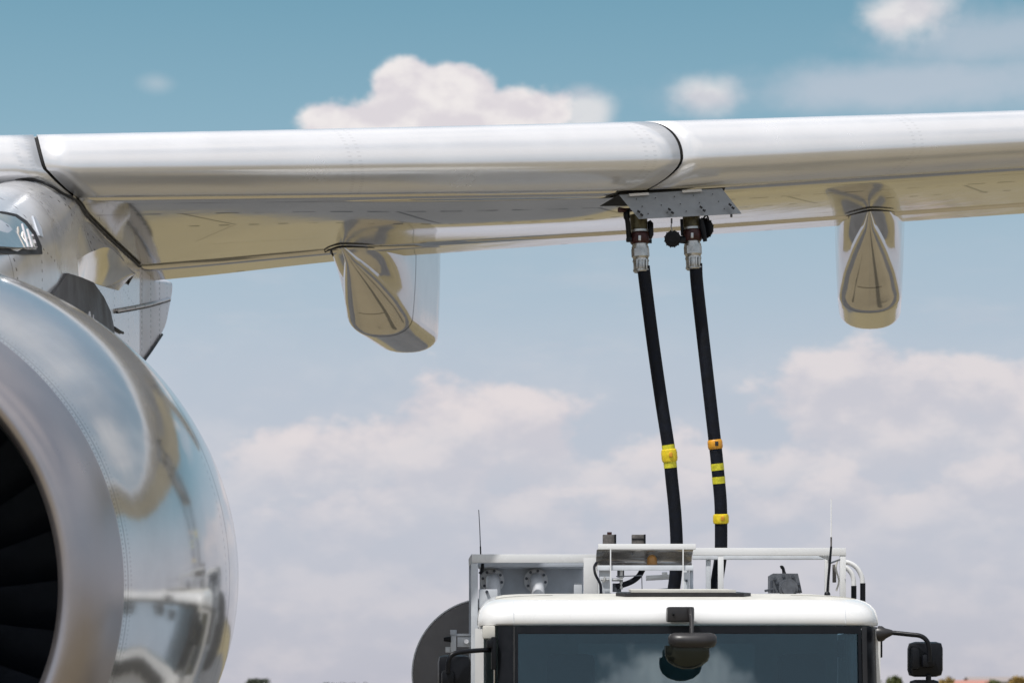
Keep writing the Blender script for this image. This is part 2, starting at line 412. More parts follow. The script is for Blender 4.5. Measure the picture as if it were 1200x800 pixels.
def slat(x0, x1, k0, k1):
    rows = []; uv = []
    n = max(8, int((x1-x0)/0.15))
    for i in range(n+1):
        xc = x0 + (x1-x0)*i/n; row = []; u_ = []
        wc_ = (xc-x0)/(x1-x0)
        def cut(s, f): return xc + (k0(s, f)*(1-wc_) + k1(s, f)*wc_)
        for s in (0.62, 0.48):
            x = cut(s, 0); row.append((x, LE(x)+s, upp(x, s))); u_.append(-0.3-s)
        for j in range(NS+1):
            s, z = nose(xc, j/NS*TH); x = cut(s, j/NS*TH); s, z = nose(x, j/NS*TH)
            row.append((x, LE(x)+s, z)); u_.append(j/NS)
        rows.append(row); uv.append([(xc, q) for q in u_])
    b = B(); b.grid(rows)
    o = b.build('slat', 'slat', wing, sharp=None, recalc=False)
    setuv(o, [q for r in uv for q in r])
    md = o.modifiers.new('thick', 'SOLIDIFY'); md.thickness = 0.008; md.offset = -1
    return o
def setuv(o, uvs):
    l = o.data.uv_layers.new(name='UVMap')
    for lp in o.data.loops: l.data[lp.index].uv = uvs[lp.vertex_index]
# wing body
b = B(); rows = []; uv = []
xs = [-8 + 0.2*i for i in range(106)]
FR = 0.80
for x in xs:
    c = DTE(x)-LE(x); row = []; u_ = []
    row.append((x, LE(x)+FR*c, (low(x, FR*c)+upp(x, FR*c))/2)); u_.append(5)
    N1 = 30
    for j in range(N1+1):
        s = FR*c + (0.5-FR*c)*j/N1
        if j == N1: s = 0.505
        row.append((x, LE(x)+s, low(x, s))); u_.append(s)
    for j in range(NS, -1, -1):
        s, z = nose(x, j/NS, 0.018*min(1, max(0.0, (0.93-j/NS)/0.05))); row.append((x, LE(x)+s, z)); u_.append(0.3)
    for j in range(13):
        s = 0.36 + (FR*c-0.36)*j/12; row.append((x, LE(x)+s, upp(x, s))); u_.append(-3)
    rows.append(row); uv.append([(x, q) for q in u_])
n = len(rows[0]); b.grid(rows, closed=True)
b.mi = [1 if 31+NS*0.14 < (k % n) < 32+NS else 0 for k in range(len(b.f))]
b.add(rows[0], [tuple(range(n))]); b.add(rows[-1], [tuple(range(n))])
wing = b.build('wing', ['wing', 'gap'], plane, sharp=50, recalc=True)
setuv(wing, [q for r in uv for q in r] + uv[0] + uv[-1])
CUT = [-8.0, -2.79, 1.13, 9.0]
KF = [c_plain, c_root, c_bulge, c_plain]
for i in range(3): slat(CUT[i]+0.011, CUT[i+1]-0.011, KF[i], KF[i+1])
# flap strip along the trailing edge
def flap(x0, x1):
    b = B(); rows = []; uv = []
    n = int((x1-x0)/0.2)
    for i in range(n+1):
        x = x0+(x1-x0)*i/n; c = DTE(x)-LE(x); row = []
        pts = [(0.815, 0.35), (0.812, 0.75), (0.825, 1.0), (0.87, 1.0), (0.93, 1.0), (1.0, 1.0), (1.0, 0.6), (0.93, 0.1), (0.87, 0.05)]
        for q, f in pts:
            zl = low(x, q*c)-0.016; zu = upp(x, q*c)-0.004; row.append((x, LE(x)+q*c, zu+(zl-zu)*f))
        rows.append(row); uv.append([(x, 3.0+(q-0.8)*5) for q, f in pts])
    b.grid(rows, closed=True)
    b.add(rows[0], [tuple(range(9))]); b.add(rows[-1], [tuple(range(9))])
    o = b.build('flap', 'wing', wing, sharp=50); setuv(o, [q for r in uv for q in r] + uv[0] + uv[-1]); return o
flap(-8, -1.36); flap(-1.34, 6.5); flap(6.52, 12.8)
# thin hinge brackets / drain marks under the flap edge
for px in range(0): pass

# flap track fairings
def fairing(ax, aD, keel, slope=0.165, L=2.75, W=0.285):
    b = B(); rows = []; uv = []
    n = 44
    for i in range(n+1):
        q = (i/n)**1.2*L; D = aD+q; x0 = ax+slope*q
        c = DTE(x0)-LE(x0); s = D-LE(x0)
        zt = (low(x0, s) if s < c else ZTE(x0) + 0.185*(s-c)) + 0.04
        zw = zt-0.04
        k = min(1, q/1.28)
        taper = 1.0 if q < 2.2 else max(0.12, math.sqrt(max(0, 1-((q-2.2)/(L-2.2+0.02))**2)))
        wt = lerp([(0, 0.02), (0.12, 0.10), (0.3, 0.17), (0.6, 0.235), (1.0, 0.28), (1.4, 0.30), (9, 0.30)], q)*W/0.30*taper
        wc = lerp([(0, 0.005), (0.3, 0.05), (0.7, 0.155), (1.0, 0.225), (1.28, 0.268), (1.5, 0.28), (9, 0.28)], q)*W/0.30*taper
        zk = zw + (keel-zw)*(k if k < 1 else 1)
        zk = zk + (zw-keel)*(1-taper)*0.5
        zc = zw + (keel+0.17-zw)*k**1.25 if k < 1 else keel+0.17
        zc = max(zc, zk+0.02)
        if q > 2.2: zc = min(zc+0.1*(1-taper), zw)
        sec = []
        for j in range(5):
            f = j/5; sec.append((wt + (wc-wt)*(f**2.0), zt + (zc-zt)*f))
        for j in range(9):
            a = j/8*math.pi/2; sec.append((wc*math.cos(a)**0.85, zc - (zc-zk)*math.sin(a)**0.95))
        full = [(-w_, z_) for w_, z_ in sec] + [(w_, z_) for w_, z_ in reversed(sec[:-1])]
        rows.append([(x0+w_, D, z_) for w_, z_ in full]); uv.append([(w_, q) for w_, z_ in full])
    b.grid(rows); b.add(rows[-1], [tuple(range(len(rows[-1])))])
    o = b.build('flap_track_fairing', 'fair', plane, sharp=28)
    setuv(o, [p for r in uv for p in r] + uv[-1])
    # black seal around the nose where it meets the wing
    pts = []
    for t in (-0.19, -0.14, -0.08, -0.03, 0, 0.03, 0.08, 0.14, 0.19):
        q = abs(t)**1.5*3.2; x = ax+t+slope*q; D = aD-0.06+q*1.1
        pts.append((x, D, low(x, D-LE(x))-0.012))
    s = B(); s.tube(smoothpts(pts, 4), [0.002+0.0065*math.sin(math.pi*k/32)**0.7 for k in range(33)], 8); s.build('seal_strip', 'seal', o)
    return o
nt_ = M['fair'].node_tree; u, v, _ = uvxy(M['fair'])
darken(M['fair'], ((v-1.33).abs().lt(0.012)*0.8).mx((v-1.0).abs().lt(0.006)*u.abs().lt(0.10)*0.6))
fairing(-1.262, 17.85, EYE+2.80)
fairing(2.770, 18.75, EYE+3.13, slope=0.150, W=0.29)

# ---- pylon
PW = [(11.0, 0.10), (12.0, 0.30), (12.8, 0.36), (13.8, 0.36), (14.5, 0.31), (15.2, 0.26), (17.5, 0.24), (19.0, 0.23), (19.65, 0.20)]
PT = [(11.0, 1.85), (12.0, 2.25), (13.0, 2.64), (13.8, 2.87), (14.3, 3.00), (14.8, 3.16), (15.3, 3.24), (17.0, 3.20), (18.4, 3.155), (19.65, 3.34)]
PB = [(11.0, 1.0), (14.0, 1.0), (16.0, 1.75), (17.9, 2.40), (18.6, 2.66), (19.0, 2.84), (19.5, 3.18), (19.65, 3.36)]
def pyx(D, z):
    """half width of the pylon at depth D, height z above the eye"""
    w_ = lerp(PW, D); t = lerp(PT, D); r = lerp([(14.1, 0.42), (15.0, 0.20), (16.0, 0.05)], D)
    if z < t-r: return w_
    f = min(1, (z-(t-r))/r); return w_*max(0, 1-f**2.2)**0.5
def pylon_part(name, d0, d1, m, parent):
    b = B(); rows = []
    n = int((d1-d0)/0.12)
    for i in range(n+1):
        D = d0+(d1-d0)*i/n; t = lerp(PT, D); bo = lerp(PB, D); half = []
        for j in range(26):
            f = j/25; z = bo + (t-bo)*(1-(1-f)**1.8); half.append((pyx(D, z), z))
        half[0] = (half[0][0]*0.7, half[0][1]); half[-1] = (0, t)
        sec = [(XA+w_, D, EYE+z) for w_, z in half] + [(XA-w_, D, EYE+z) for w_, z in reversed(half[:-1])]
        rows.append(sec)
    b.grid(rows, closed=True); k = len(rows[0])
    b.add(rows[0], [tuple(range(k))]); b.add(rows[-1], [tuple(range(k))])
    return b.build(name, m, parent, sharp=50)
pylon = pylon_part('pylon', 11.0, 17.6, 'pyl', plane)
pylon_part('aft_fairing', 17.604, 19.65, 'pylwhite', pylon)
def hit(px, py, off=0.0, D=11.5):
    while D < 20:
        x = (px-600)/F*D; z = (808-py)/F*D
        if x <= XA+pyx(D, z)+off and z < lerp(PT, D): break
        D += 0.004
    return Vector((x, D, EYE+z))
def patch(name, poly, m, parent, off=0.02, thick=0.03):
    """small panel lying on the pylon's side"""
    pts = [hit(px, py, off) for px, py in poly]
    c = sum(pts, Vector())/len(pts); n = len(pts)
    vs = pts + [c] + [p-Vector((thick, 0, 0)) for p in pts]
    fs = [(i, (i+1) % n, n) for i in range(n)] + [(i, i+n+1, (i+1) % n+n+1, (i+1) % n) for i in range(n)]
    return B().add(vs, fs).build(name, m, parent, sharp=40)
def pline(pts, rad, name, m, parent, off=0.012):
    return B().tube([hit(px, py, off) for px, py in pts], rad, 8).build(name, m, parent)
dk = patch('heat_shield', [(80, 320), (66, 340), (54, 357), (54, 420), (134, 420), (135, 400), (134, 384), (130, 365), (122, 348), (110, 331), (96, 325)], 'darkpanel', pylon, 0.022)
def letters(txt, px, py, size, m, parent):
    cu = bpy.data.curves.new('registration_number', 'FONT'); cu.body = txt; cu.size = size; cu.extrude = 0.002
    o = bpy.data.objects.new('tmp', cu); C.objects.link(o); bpy.context.view_layer.update()
    me = bpy.data.meshes.new_from_object(o.evaluated_get(bpy.context.evaluated_depsgraph_get())); bpy.data.objects.remove(o)
    p0 = hit(px, py, 0.06)
    me.transform(Matrix.Translation(p0) @ Matrix.Rotation(R(90), 4, 'Z') @ Matrix.Rotation(R(90), 4, 'X'))
    return link('registration_number', me, m, parent, smooth=False)
letters('01', 103, 397, 0.26, 'pylwhite', pylon)
# mirror-like flared fairing below the wing root
top = [(76, 316), (88, 305), (103, 297), (120, 290), (129, 288), (137, 297), (148, 310), (156, 321)]
bot = [(74, 319), (84, 323), (95, 327), (108, 331), (120, 335), (130, 338), (140, 340), (150, 341)]
rows = [[] for _ in range(7)]; fil = [[] for _ in range(9)]
pt = [(76, 318), (88, 306), (103, 297), (120, 290), (129, 290), (140, 300), (156, 321)]
pb = [(74, 319), (84, 323), (95, 327), (108, 331), (120, 335), (130, 338), (142, 341)]
for i in range(25):
    q = i/24; D = 14.74+1.86*q
    w0 = XA+lerp(PW, D); fl = 0.17*math.sin(min(1, q/0.75)*math.pi/2)**1.3*(1-0.35*max(0, (q-0.75)/0.25)**2)
    eo = -0.014*max(0, 1-q/0.12)+0.003; xt = w0+eo+fl; xb = w0+eo; pxt = 600+xt*F/D; pxb = 600+xb*F/D
    zt_ = EYE+(808-lerp(pt, pxt))/F*D; zb_ = EYE+(808-lerp(pb, pxb))/F*D
    for k in range(7):
        g_ = k/6; rows[k].append(Vector((xt+(xb-xt)*g_**0.8, D, zt_+(zb_-zt_)*g_)))
    z1 = low(w0, D-LE(w0))+0.01; x1 = w0-0.006+min(0, eo)
    for k in range(9):
        g_ = k/8; fil[k].append(Vector((xt+(x1-xt)*(1-(1-g_)**2.0), D, zt_+(z1-zt_)*g_)))
tail = [Vector((w_.x*0+XA+lerp(PW, 17.1)-0.01, 17.1, w_.z)) for w_ in [r[-1] for r in fil]]
B().grid([r+[t] for r, t in zip(fil, tail)]).build('root_fillet', 'pyl', pylon, sharp=70)
B().grid(rows).build('flared_fillet', 'scoop', pylon, sharp=70)
# scoop window and louvre on the front of the pylon
vent = patch('air_scoop', [(-14, 246), (6, 248), (20, 251), (32, 259), (42, 272), (49, 288), (50, 298), (30, 298), (5, 297), (-14, 296)], 'seal', pylon, 0.012)
patch('scoop_panel', [(-14, 250), (5, 251), (18, 254), (29, 262), (38, 274), (44, 290), (20, 290), (-14, 288)], 'scoop', pylon, 0.024, 0.01)
for a in range(3):
    pline([(26+a*6, 263+a*6), (33+a*5, 290)], 0.006, 'louvre_blade', 'pylwhite', pylon, 0.03)
patch('side_grille', [(39, 253), (44, 258), (49, 268), (51, 278), (47, 276), (43, 266)], 'shadeg', pylon, 0.010, 0.01)
pline([(137, 364), (155, 361), (175, 357), (199, 350)], 0.012, 'rub_strip', 'pylwhite', pylon)
pline([(137, 366), (155, 363), (175, 359), (199, 352)], 0.009, 'seam_line', 'seal', pylon)
pline([(168, 424), (178, 410), (190, 392)], 0.009, 'seam_line', 'seal', pylon)
pline([(134, 384), (140, 388), (144, 390)], 0.010, 'latch', 'seal', pylon)
# black seal where pylon meets wing
pts = []
for D in [14.25, 14.4, 14.6, 14.85, 15.2, 15.7, 16.3, 17.0, 17.6, 18.0]:
    pass
sp = []
for D in (14.62, 14.75, 14.95, 15.3, 15.8, 16.4, 17.0, 17.6, 18.1):
    for _ in range(4):
        zz = low(XA+0.26, D-LE(XA+0.26))-EYE-0.012
    x = XA+pyx(D, zz); sp.append(Vector((x+0.006, D, low(x, D-LE(x))-0.012)))
fr = []
for a in range(9):      # over the pylon's crown, where it meets the wing's nose
    f = a/8; x = XA-0.30+0.50*f
    zt_ = 2.99; D = 14.33 + 0.14*f
    fr.append(Vector((x, D, EYE+lerp(PT, D)-0.42*(1-max(0, 1-(max(0, x-XA)/0.36)**2)**0.5)*0.8+0.01)))
B().tube(smoothpts(fr+sp[:-1], 5), 0.009, 8).build('root_seal', 'seal', pylon)

# ---- engine nacelle
XE = -2.96
def ZC(D): return EYE + 0.424 + (min(D, 13)-10)*0.062
PROF = [(0.13, 1.062), (0.06, 1.072), (0.02, 1.092), (0.0, 1.122), (0.012, 1.158), (0.05, 1.195), (0.12, 1.228), (0.22, 1.262), (0.36, 1.298)]
PROF2 = [(0.36, 1.298), (0.5, 1.338), (0.7, 1.402), (0.9, 1.457), (1.1, 1.500), (1.35, 1.538), (1.65, 1.560), (1.95, 1.567), (2.25, 1.560),
         (2.45, 1.546), (2.546, 1.536), (2.554, 1.536), (2.8, 1.513), (3.1, 1.472), (3.4, 1.42), (3.7, 1.35), (4.1, 1.24), (4.12, 1.18), (3.6, 1.1)]
def dens(pr, k=4):
    q = smoothpts([(a, b_, 0) for a, b_ in pr], k); return [(p.x, p.y) for p in q]
def revolve(name, pr, m, parent, seg=160, sharp=None, flip=False):
    rows = []; uv = []
    for a, r in pr:
        D = 10+a; rows.append([(XE+r*math.cos(2*math.pi*j/seg), D, ZC(D)+r*math.sin(2*math.pi*j/seg)) for j in range(seg)])
    for i, (a, r) in enumerate(pr): uv += [(j/seg, a) for j in range(seg)]
    b = B(); b.grid(rows, closed=True); o = b.build(name, m, parent, sharp=sharp)
    setuv(o, uv); return o
nac = revolve('engine_nacelle', dens(PROF2[:15], 3)+PROF2[15:], 'nac', plane, sharp=40)
revolve('inlet_lip', dens(PROF, 5), 'lip', nac)
revolve('inlet_duct', [(0.13, 1.06), (0.3, 1.03), (0.6, 1.05), (1.25, 1.07)], 'duct', nac)
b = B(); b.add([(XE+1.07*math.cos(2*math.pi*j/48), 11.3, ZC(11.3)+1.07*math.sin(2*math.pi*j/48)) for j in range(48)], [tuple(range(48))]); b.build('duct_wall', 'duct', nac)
NB = 26
def blade_mesh():
    rows = []
    for i in range(15):
        f = i/14; r = 0.26+0.78*f; tw = R(28+34*f); ch = 0.14+0.12*math.sin(f*2.4)
        off = 0.10*math.sin(f*math.pi)+0.05*f
        row = []
        for q, th in ((-1, 0), (-0.4, 0.012), (0.3, 0.012), (1, 0), (0.3, -0.012), (-0.4, -0.012)):
            xx = q*ch*math.sin(tw)+off; yy = -q*ch*math.cos(tw)*-1
            row.append((xx+th*math.cos(tw), yy-th*math.sin(tw)*-1, r))
        rows.append(row)
    return rows
base_rows = blade_mesh()
b = B(); b.grid(base_rows, closed=True); bl = b.build('fan_blade', 'blade', nac, sharp=40)
bl.location = (XE, 10.95, ZC(10.95))
for i in range(1, NB):
    c_ = bl.copy(); C.objects.link(c_); c_.parent = nac; c_.rotation_euler = (0, 2*math.pi*i/NB, 0)
b = B(); rows = []
for i in range(12):
    f = i/11; r = 0.27*math.sqrt(f) + 0.003; rows.append([(XE+r*math.cos(2*math.pi*j/32), 10.5+0.42*f, ZC(10.9)+r*math.sin(2*math.pi*j/32)) for j in range(32)])
b.grid(rows, closed=True); b.build('spinner', 'blade', nac)
revolve('exhaust_cone', [(3.6, 0.85), (4.6, 0.72), (5.4, 0.55), (5.8, 0.30), (6.2, 0.05)], 'darkpanel', nac, seg=48)

# ---- open fuelling door under the leading edge
door = B().prism([P(725.5, 228.7, 16.20), P(846, 221, 16.42), P(869, 250.4, 16.41), P(748.6, 256.7, 16.19)], (0.002, 0.006, 0.0)).build('fuelling_door', 'doorgrey', plane, smooth=False)
for a, c_ in ((737, 760), (799, 822)):
    f0 = (a-725.5)/120.5; f1 = (c_-725.5)/120.5
    B().prism([P(a, 229.2-8*f0-1.3, 16.18+0.22*f0), P(c_, 229.2-8*f1-1.3, 16.18+0.22*f1), P(c_+1, 229.2-8*f1+1.6, 16.17+0.22*f1), P(a+1, 229.2-8*f0+1.6, 16.17+0.22*f0)], (0, 0.004, 0)).build('hinge', 'slat', door, smooth=False)
for a, c_ in ((750, 250), (786, 247.5), (823, 245), (857, 242)):
    b = B()
    D = 16.18+(a-748)/120*0.2
    for ox_, oy_ in ((-1.5, -2), (2.0, 1.8)):
        b.box(P(a+ox_, c_+oy_, D), (0.022, 0.02, 0.010), rot=Matrix.Rotation(R(35), 3, 'Y'))
    b.build('latch', 'seal', door)
for i in range(5):
    for j in range(3):
        f = (i+0.7)/5.4; h = 0.2+0.3*j
        x = 725.5+120.5*f+23*h; y = 228.7-7.7*f+28.5*h
        B().box(P(x, y, 16.19+0.215*f-0.01*h), (0.006, 0.006, 0.006)).build('rivet', 'seal', door, smooth=False)
b = B().prism([P(703, 241.3, 16.46), P(727, 227, 16.27), P(850, 219.6, 16.50), P(846, 232, 16.60), P(733, 241, 16.50)], (0, 0.012, 0.0)); b.build('door_opening', 'gap', plane, smooth=False)
B().tube([P(787, 256, 16.1), P(787, 262, 16.1)], 0.006, 6).build('door_pin', 'seal', door)
B().tube([P(857, 251, 16.2), P(857, 254.5, 16.2)], 0.008, 6).build('door_pin', 'seal', door)
adopt(plane)

# ================================================================== FUEL HOSES
def hose(name, label, cx, ctr, D0, D1, bands, group):
    root = thing(name, label, 'hose', P(ctr[-1][0], 690, D1))
    n = len(ctr); y0 = ctr[0][1]; y1 = ctr[-1][1]
    def dep(y): return D0+(D1-D0)*(y-y0)/(y1-y0)
    path = smoothpts([P(x, y, dep(y)) for x, y in ctr], 10)
    B().tube(path, 0.0435, 24).build('hose_body', 'rubber', root)
    def at(y):
        for (xa, ya), (xb, yb) in zip(ctr, ctr[1:]):
            if ya <= y <= yb: return P(xa+(xb-xa)*(y-ya)/(yb-ya), y, dep(y))
    for ya, yb, m, r in bands:
        a = at(ya); c_ = at(yb); d = c_-a
        if r > 0.05:
            pts = [a, a+d*0.06, a+d*0.3, a+d*0.5, a+d*0.7, a+d*0.94, c_]; rs = [0.045, r-0.004, r, r-0.001, r, r-0.004, 0.045]
            o = B().tube(pts, rs, 24).build('marker_collar', m, root)
            B().box((a+c_)/2+Vector((0.006, -r, 0)), (0.022, 0.008, 0.030), bev=0.002).build('clip', 'orange' if m == 'yellow' else 'gplastic', o)
        else:
            B().tube([a, c_], r, 24).build('tape_band', m, root)
    return root, path
def coupling(root, x, y, D, mir=1, lean=1.5):
    def q(dx, yy, dd=0.0): return P(x+dx+(yy-y)*lean/30, yy, D+dd)
    cp = B().tube([q(0, y-26), q(0, y-5)], [0.060, 0.056], 20).build('coupling_head', 'olive', root)
    B().tube([q(0, y-5), q(0, y-3), q(0, y+6), q(0, y+8)], [0.062, 0.068, 0.066, 0.058], 24).build('locking_ring', 'maroon', cp)
    b = B()
    b.box(q(0, y+1, -0.068), (0.018, 0.008, 0.036), bev=0.003); b.build('lock_tab', 'alu', cp)
    b = B(); b.tube([q(0, y-8), q(0, y-5.5)], 0.064, 24); b.build('rim', 'alu', cp)
    b = B(); b.tube([q(0, y+8), q(0, y+11), q(0, y+11.2), q(0, y+14)], [0.052, 0.054, 0.058, 0.059], 24)
    b.tube([q(0, y+14), q(0, y+23)], 0.061, 8); b.tube([q(0, y+23), q(0, y+26)], [0.058, 0.050], 24)
    b.build('swivel_collar', 'alu', cp)
    b = B(); b.tube([q(0, y+25), q(0, y+26), q(0, y+33), q(0, y+39), q(0, y+41)], [0.05, 0.053, 0.052, 0.053, 0.049], 24)
    for k in (-0.03, -0.008, 0.016, 0.035):
        b.box(q(0, y+33, 0)+Vector((k, -0.052, 0)), (0.010, 0.014, 0.066), bev=0.002)
    for dy_ in (27, 38): b.tube([q(0, y+dy_), q(0, y+dy_+1.6)], 0.056, 24)
    b.build('hose_ferrule', 'alu', cp)
    return cp, q
DT = 16.38
ctrA = [(754, 312), (756, 330), (765, 400), (775, 470), (783.5, 525), (787, 560), (791, 600), (793, 640), (792, 670), (788, 700), (780, 745), (770, 790)]
rA, pA = hose('fuel_hose', 'black fuel hose nearer the engine, with one yellow collar between tape bands', 0, ctrA, DT, 16.62,
    [(521, 526.5, 'lime', 0.0450), (526, 541, 'yellow', 0.0555), (541, 548, 'lime', 0.0452)], None)
cpA, qA = coupling(rA, 749.5, 278, DT)
B().tube(smoothpts([qA(-13, 246, -0.07), qA(-14, 252, -0.08), qA(-13, 262, -0.07), qA(-12.5, 280, -0.03)], 5), [0.022]*8+[0.017]*8, 10).build('side_lever', 'bplastic', cpA)
B().box(qA(-12.5, 281, -0.03), (0.040, 0.04, 0.030), bev=0.008).build('lever_foot', 'bplastic', cpA)
B().tube([qA(-24, 246, -0.1), qA(-22, 246, -0.1), qA(-16, 246.5, -0.09), qA(-8, 246, -0.05)], [0.014, 0.018, 0.015, 0.012], 10).build('handle_grip', 'maroon', cpA)
B().tube([qA(12, 259, 0.0), qA(13.5, 262, 0.0), qA(13.2, 275, 0), qA(11.5, 280, 0)], [0.012, 0.020, 0.020, 0.014], 12).build('side_lever', 'bplastic', cpA)
B().tube([qA(9, 283, 0), qA(14, 283, 0)], 0.013, 10).build('lever_knob', 'bplastic', cpA)
ctrB = [(815.5, 309), (816.5, 330), (822, 380), (830, 450), (838, 520), (842, 560), (844.5, 590), (845, 620), (844.5, 650), (841, 675), (837, 700), (830, 745), (820, 790)]
rB, pB = hose('fuel_hose', 'black fuel hose farther from the engine, with two collars and two yellow tape bands', 0, ctrB, DT+0.05, 16.66,
    [(515, 526, 'orange', 0.0520), (543, 551, 'lime', 0.0452), (558.5, 566.5, 'lime', 0.0452), (602, 613.5, 'yellow', 0.0555)], None)
cpB, qB = coupling(rB, 811, 275, DT+0.05)
def disc(c, r, th, nrm, name, parent):
    nrm = Vector(nrm).normalized(); b = B()
    b.tube([c-nrm*th, c-nrm*th*0.8, c, c+nrm*th*0.8, c+nrm*th], [r*0.75, r*0.95, r, r*0.95, r*0.75], 24)
    b.tube([c-nrm*(th+0.006), c-nrm*th*0.9], r*0.45, 16)
    for k in range(12):
        a = k/12*2*math.pi; e1 = nrm.orthogonal().normalized(); e2 = nrm.cross(e1)
        p = c+(e1*math.cos(a)+e2*math.sin(a))*r; b.box(p, (0.007, 0.016, 0.007))
    return b.build(name, 'bplastic', parent)
disc(qB(-23, 280, -0.05), 0.056, 0.014, (0.15, 1, 0.1), 'dust_cap', cpB)
disc(qB(14, 268, 0.03), 0.072, 0.014, (0.55, 1, 0.1), 'dust_cap', cpB)
B().tube(smoothpts([P(787, 262, 16.15), P(786.5, 266, 16.18), P(788, 271, 16.22)], 4), 0.004, 6).build('cap_cord', 'alu', cpB)
B().tube([qB(-17, 281, -0.03), qB(-9, 281, -0.02)], [0.022, 0.028], 10).build('cap_bracket', 'bplastic', cpB)
B().tube([qB(11, 256, -0.05), qB(13, 268, -0.04), qB(15, 283, -0.03)], [0.014, 0.02, 0.014], 10).build('side_lever', 'bplastic', cpB)
B().tube(smoothpts([qB(14, 256, -0.05), qB(18, 252.5, -0.04), qB(20, 256, -0.03), qB(19, 259, -0.02)], 4), 0.006, 8).build('cap_cord', 'bplastic', cpB)
B().tube([qB(-11.5, 257, -0.02), qB(-11.5, 276, -0.02)], 0.010, 8).build('guard_bar', 'bplastic', cpB)
adopt(rA); adopt(rB)

# ================================================================== TRUCK
XC = 0.965; HW = 1.17; Y0 = 13.90; Y1 = 15.60
truck = thing('refuelling_truck', 'white airport refuelling truck with glazed cab and hose platform behind it', 'truck', (XC, 16.5, 0))
def plan(inset, z, r=0.20, front=0.0, k=8, back=0.0):
    """rounded rectangle cab outline"""
    hw = HW-inset; y0 = Y0+front; y1 = Y1-inset-back; pts = []
    r = max(0.03, r)
    for cx, cy, a0 in ((hw-r, y0+r, -90), (hw-0.06, y1-0.06, 0), (-hw+0.06, y1-0.06, 90), (-hw+r, y0+r, 180)):
        rr = r if a0 in (-90, 180) else 0.06
        for j in range(k+1):
            a = R(a0+90*j/k); x = cx+rr*math.cos(a); y = cy+rr*math.sin(a)
            bow = 0.05*(x/hw)**2 if y < y0+r else 0
            pts.append((XC+x, y+bow, EYE+z + 0.052*max(0, (y-Y0))*(1 if z > 0.45 else 0)))
    return pts
def zc(px, D=13.9): return (px-600)/F*D
# roof
lv = [(0.372, 0.035, 0.16, 0.05), (0.374, 0.004, 0.18, 0.02), (0.385, 0.0, 0.19, 0.012), (0.42, 0.002, 0.19, 0.016), (0.455, 0.012, 0.20, 0.03), (0.485, 0.035, 0.21, 0.055), (0.505, 0.065, 0.22, 0.09), (0.518, 0.105, 0.22, 0.14)]
b = B(); b.grid([plan(i, z, r, f) for z, i, r, f in lv], closed=True)
roof = b.build('cab_roof', 'twhite', truck, sharp=60)
lv2 = [(0.518, 0.106, 0.22, 0.141), (0.527, 0.15, 0.22, 0.20), (0.534, 0.25, 0.2, 0.32), (0.538, 0.45, 0.2, 0.5)]
b = B(); rr = [plan(i, z, r, f) for z, i, r, f in lv2]; b.grid(rr, closed=True); b.add(rr[-1], [tuple(range(len(rr[-1])))])
b.build('roof_skin', 'cream', roof, sharp=60)
for sx in (-0.955, 0.96):
    B().tube([(XC+sx, Y0+f+0.05*(sx/HW)**2+0.001, EYE+z) for z, i, r, f in lv[1:]], 0.0022, 6).build('roof_seam', 'fgrey', roof)
# roof hatch
b = B(); hx0, hx1 = zc(720, 14.5), zc(876, 14.5)
b.prism([(hx0, 14.30, EYE+0.556), (hx0+0.05, 14.22, EYE+0.552), (hx1-0.05, 14.22, EYE+0.552), (hx1, 14.30, EYE+0.556), (hx1-0.03, 14.85, EYE+0.585), (hx0+0.03, 14.85, EYE+0.585)], (0, 0, 0.018))
b.build('roof_hatch', 'gplastic', roof, smooth=False)
b = B(); b.prism([(hx0+0.09, 14.28, EYE+0.576), (hx1-0.09, 14.28, EYE+0.576), (hx1-0.1, 14.8, EYE+0.604), (hx0+0.1, 14.8, EYE+0.604)], (0, 0, 0.014)); b.build('hatch_lid', 'cream', roof, smooth=False)
# lower cab body
lvb = [(-0.47, 0.0, 0.16, -0.09), (-0.60, -0.01, 0.16, -0.11), (-0.9, -0.02, 0.16, -0.12), (-1.15, -0.02, 0.16, -0.12), (-1.18, 0.0, 0.16, -0.10)]
b = B(); rr = [plan(i, z, r, f) for z, i, r, f in lvb]; b.grid(rr, closed=True); b.add(rr[0], [tuple(range(len(rr[0])))]); b.add(rr[-1], [tuple(range(len(rr[-1])))])
body = b.build('cab_body', 'twhite', truck, sharp=50)
B().box((XC, Y0-0.14, EYE-1.35), (2.32, 0.28, 0.30), bev=0.05).build('bumper', 'gplastic', truck)
B().box((XC, Y0-0.13, EYE-0.78), (1.55, 0.03, 0.26), bev=0.01).build('grille', 'bplastic', body)
for sx in (-0.92, 0.92):
    B().box((XC+sx, Y0-0.28, EYE-1.33), (0.34, 0.03, 0.17), bev=0.012).build('headlight', 'chrome', truck)
# back wall; light through the rear window is put into pale colours
b = B(); yb = Y1-0.03
b.box((XC, yb, EYE-0.02), (2.26, 0.03, 0.90)); b.build('cab_back_wall', 'cabin', truck, smooth=False)
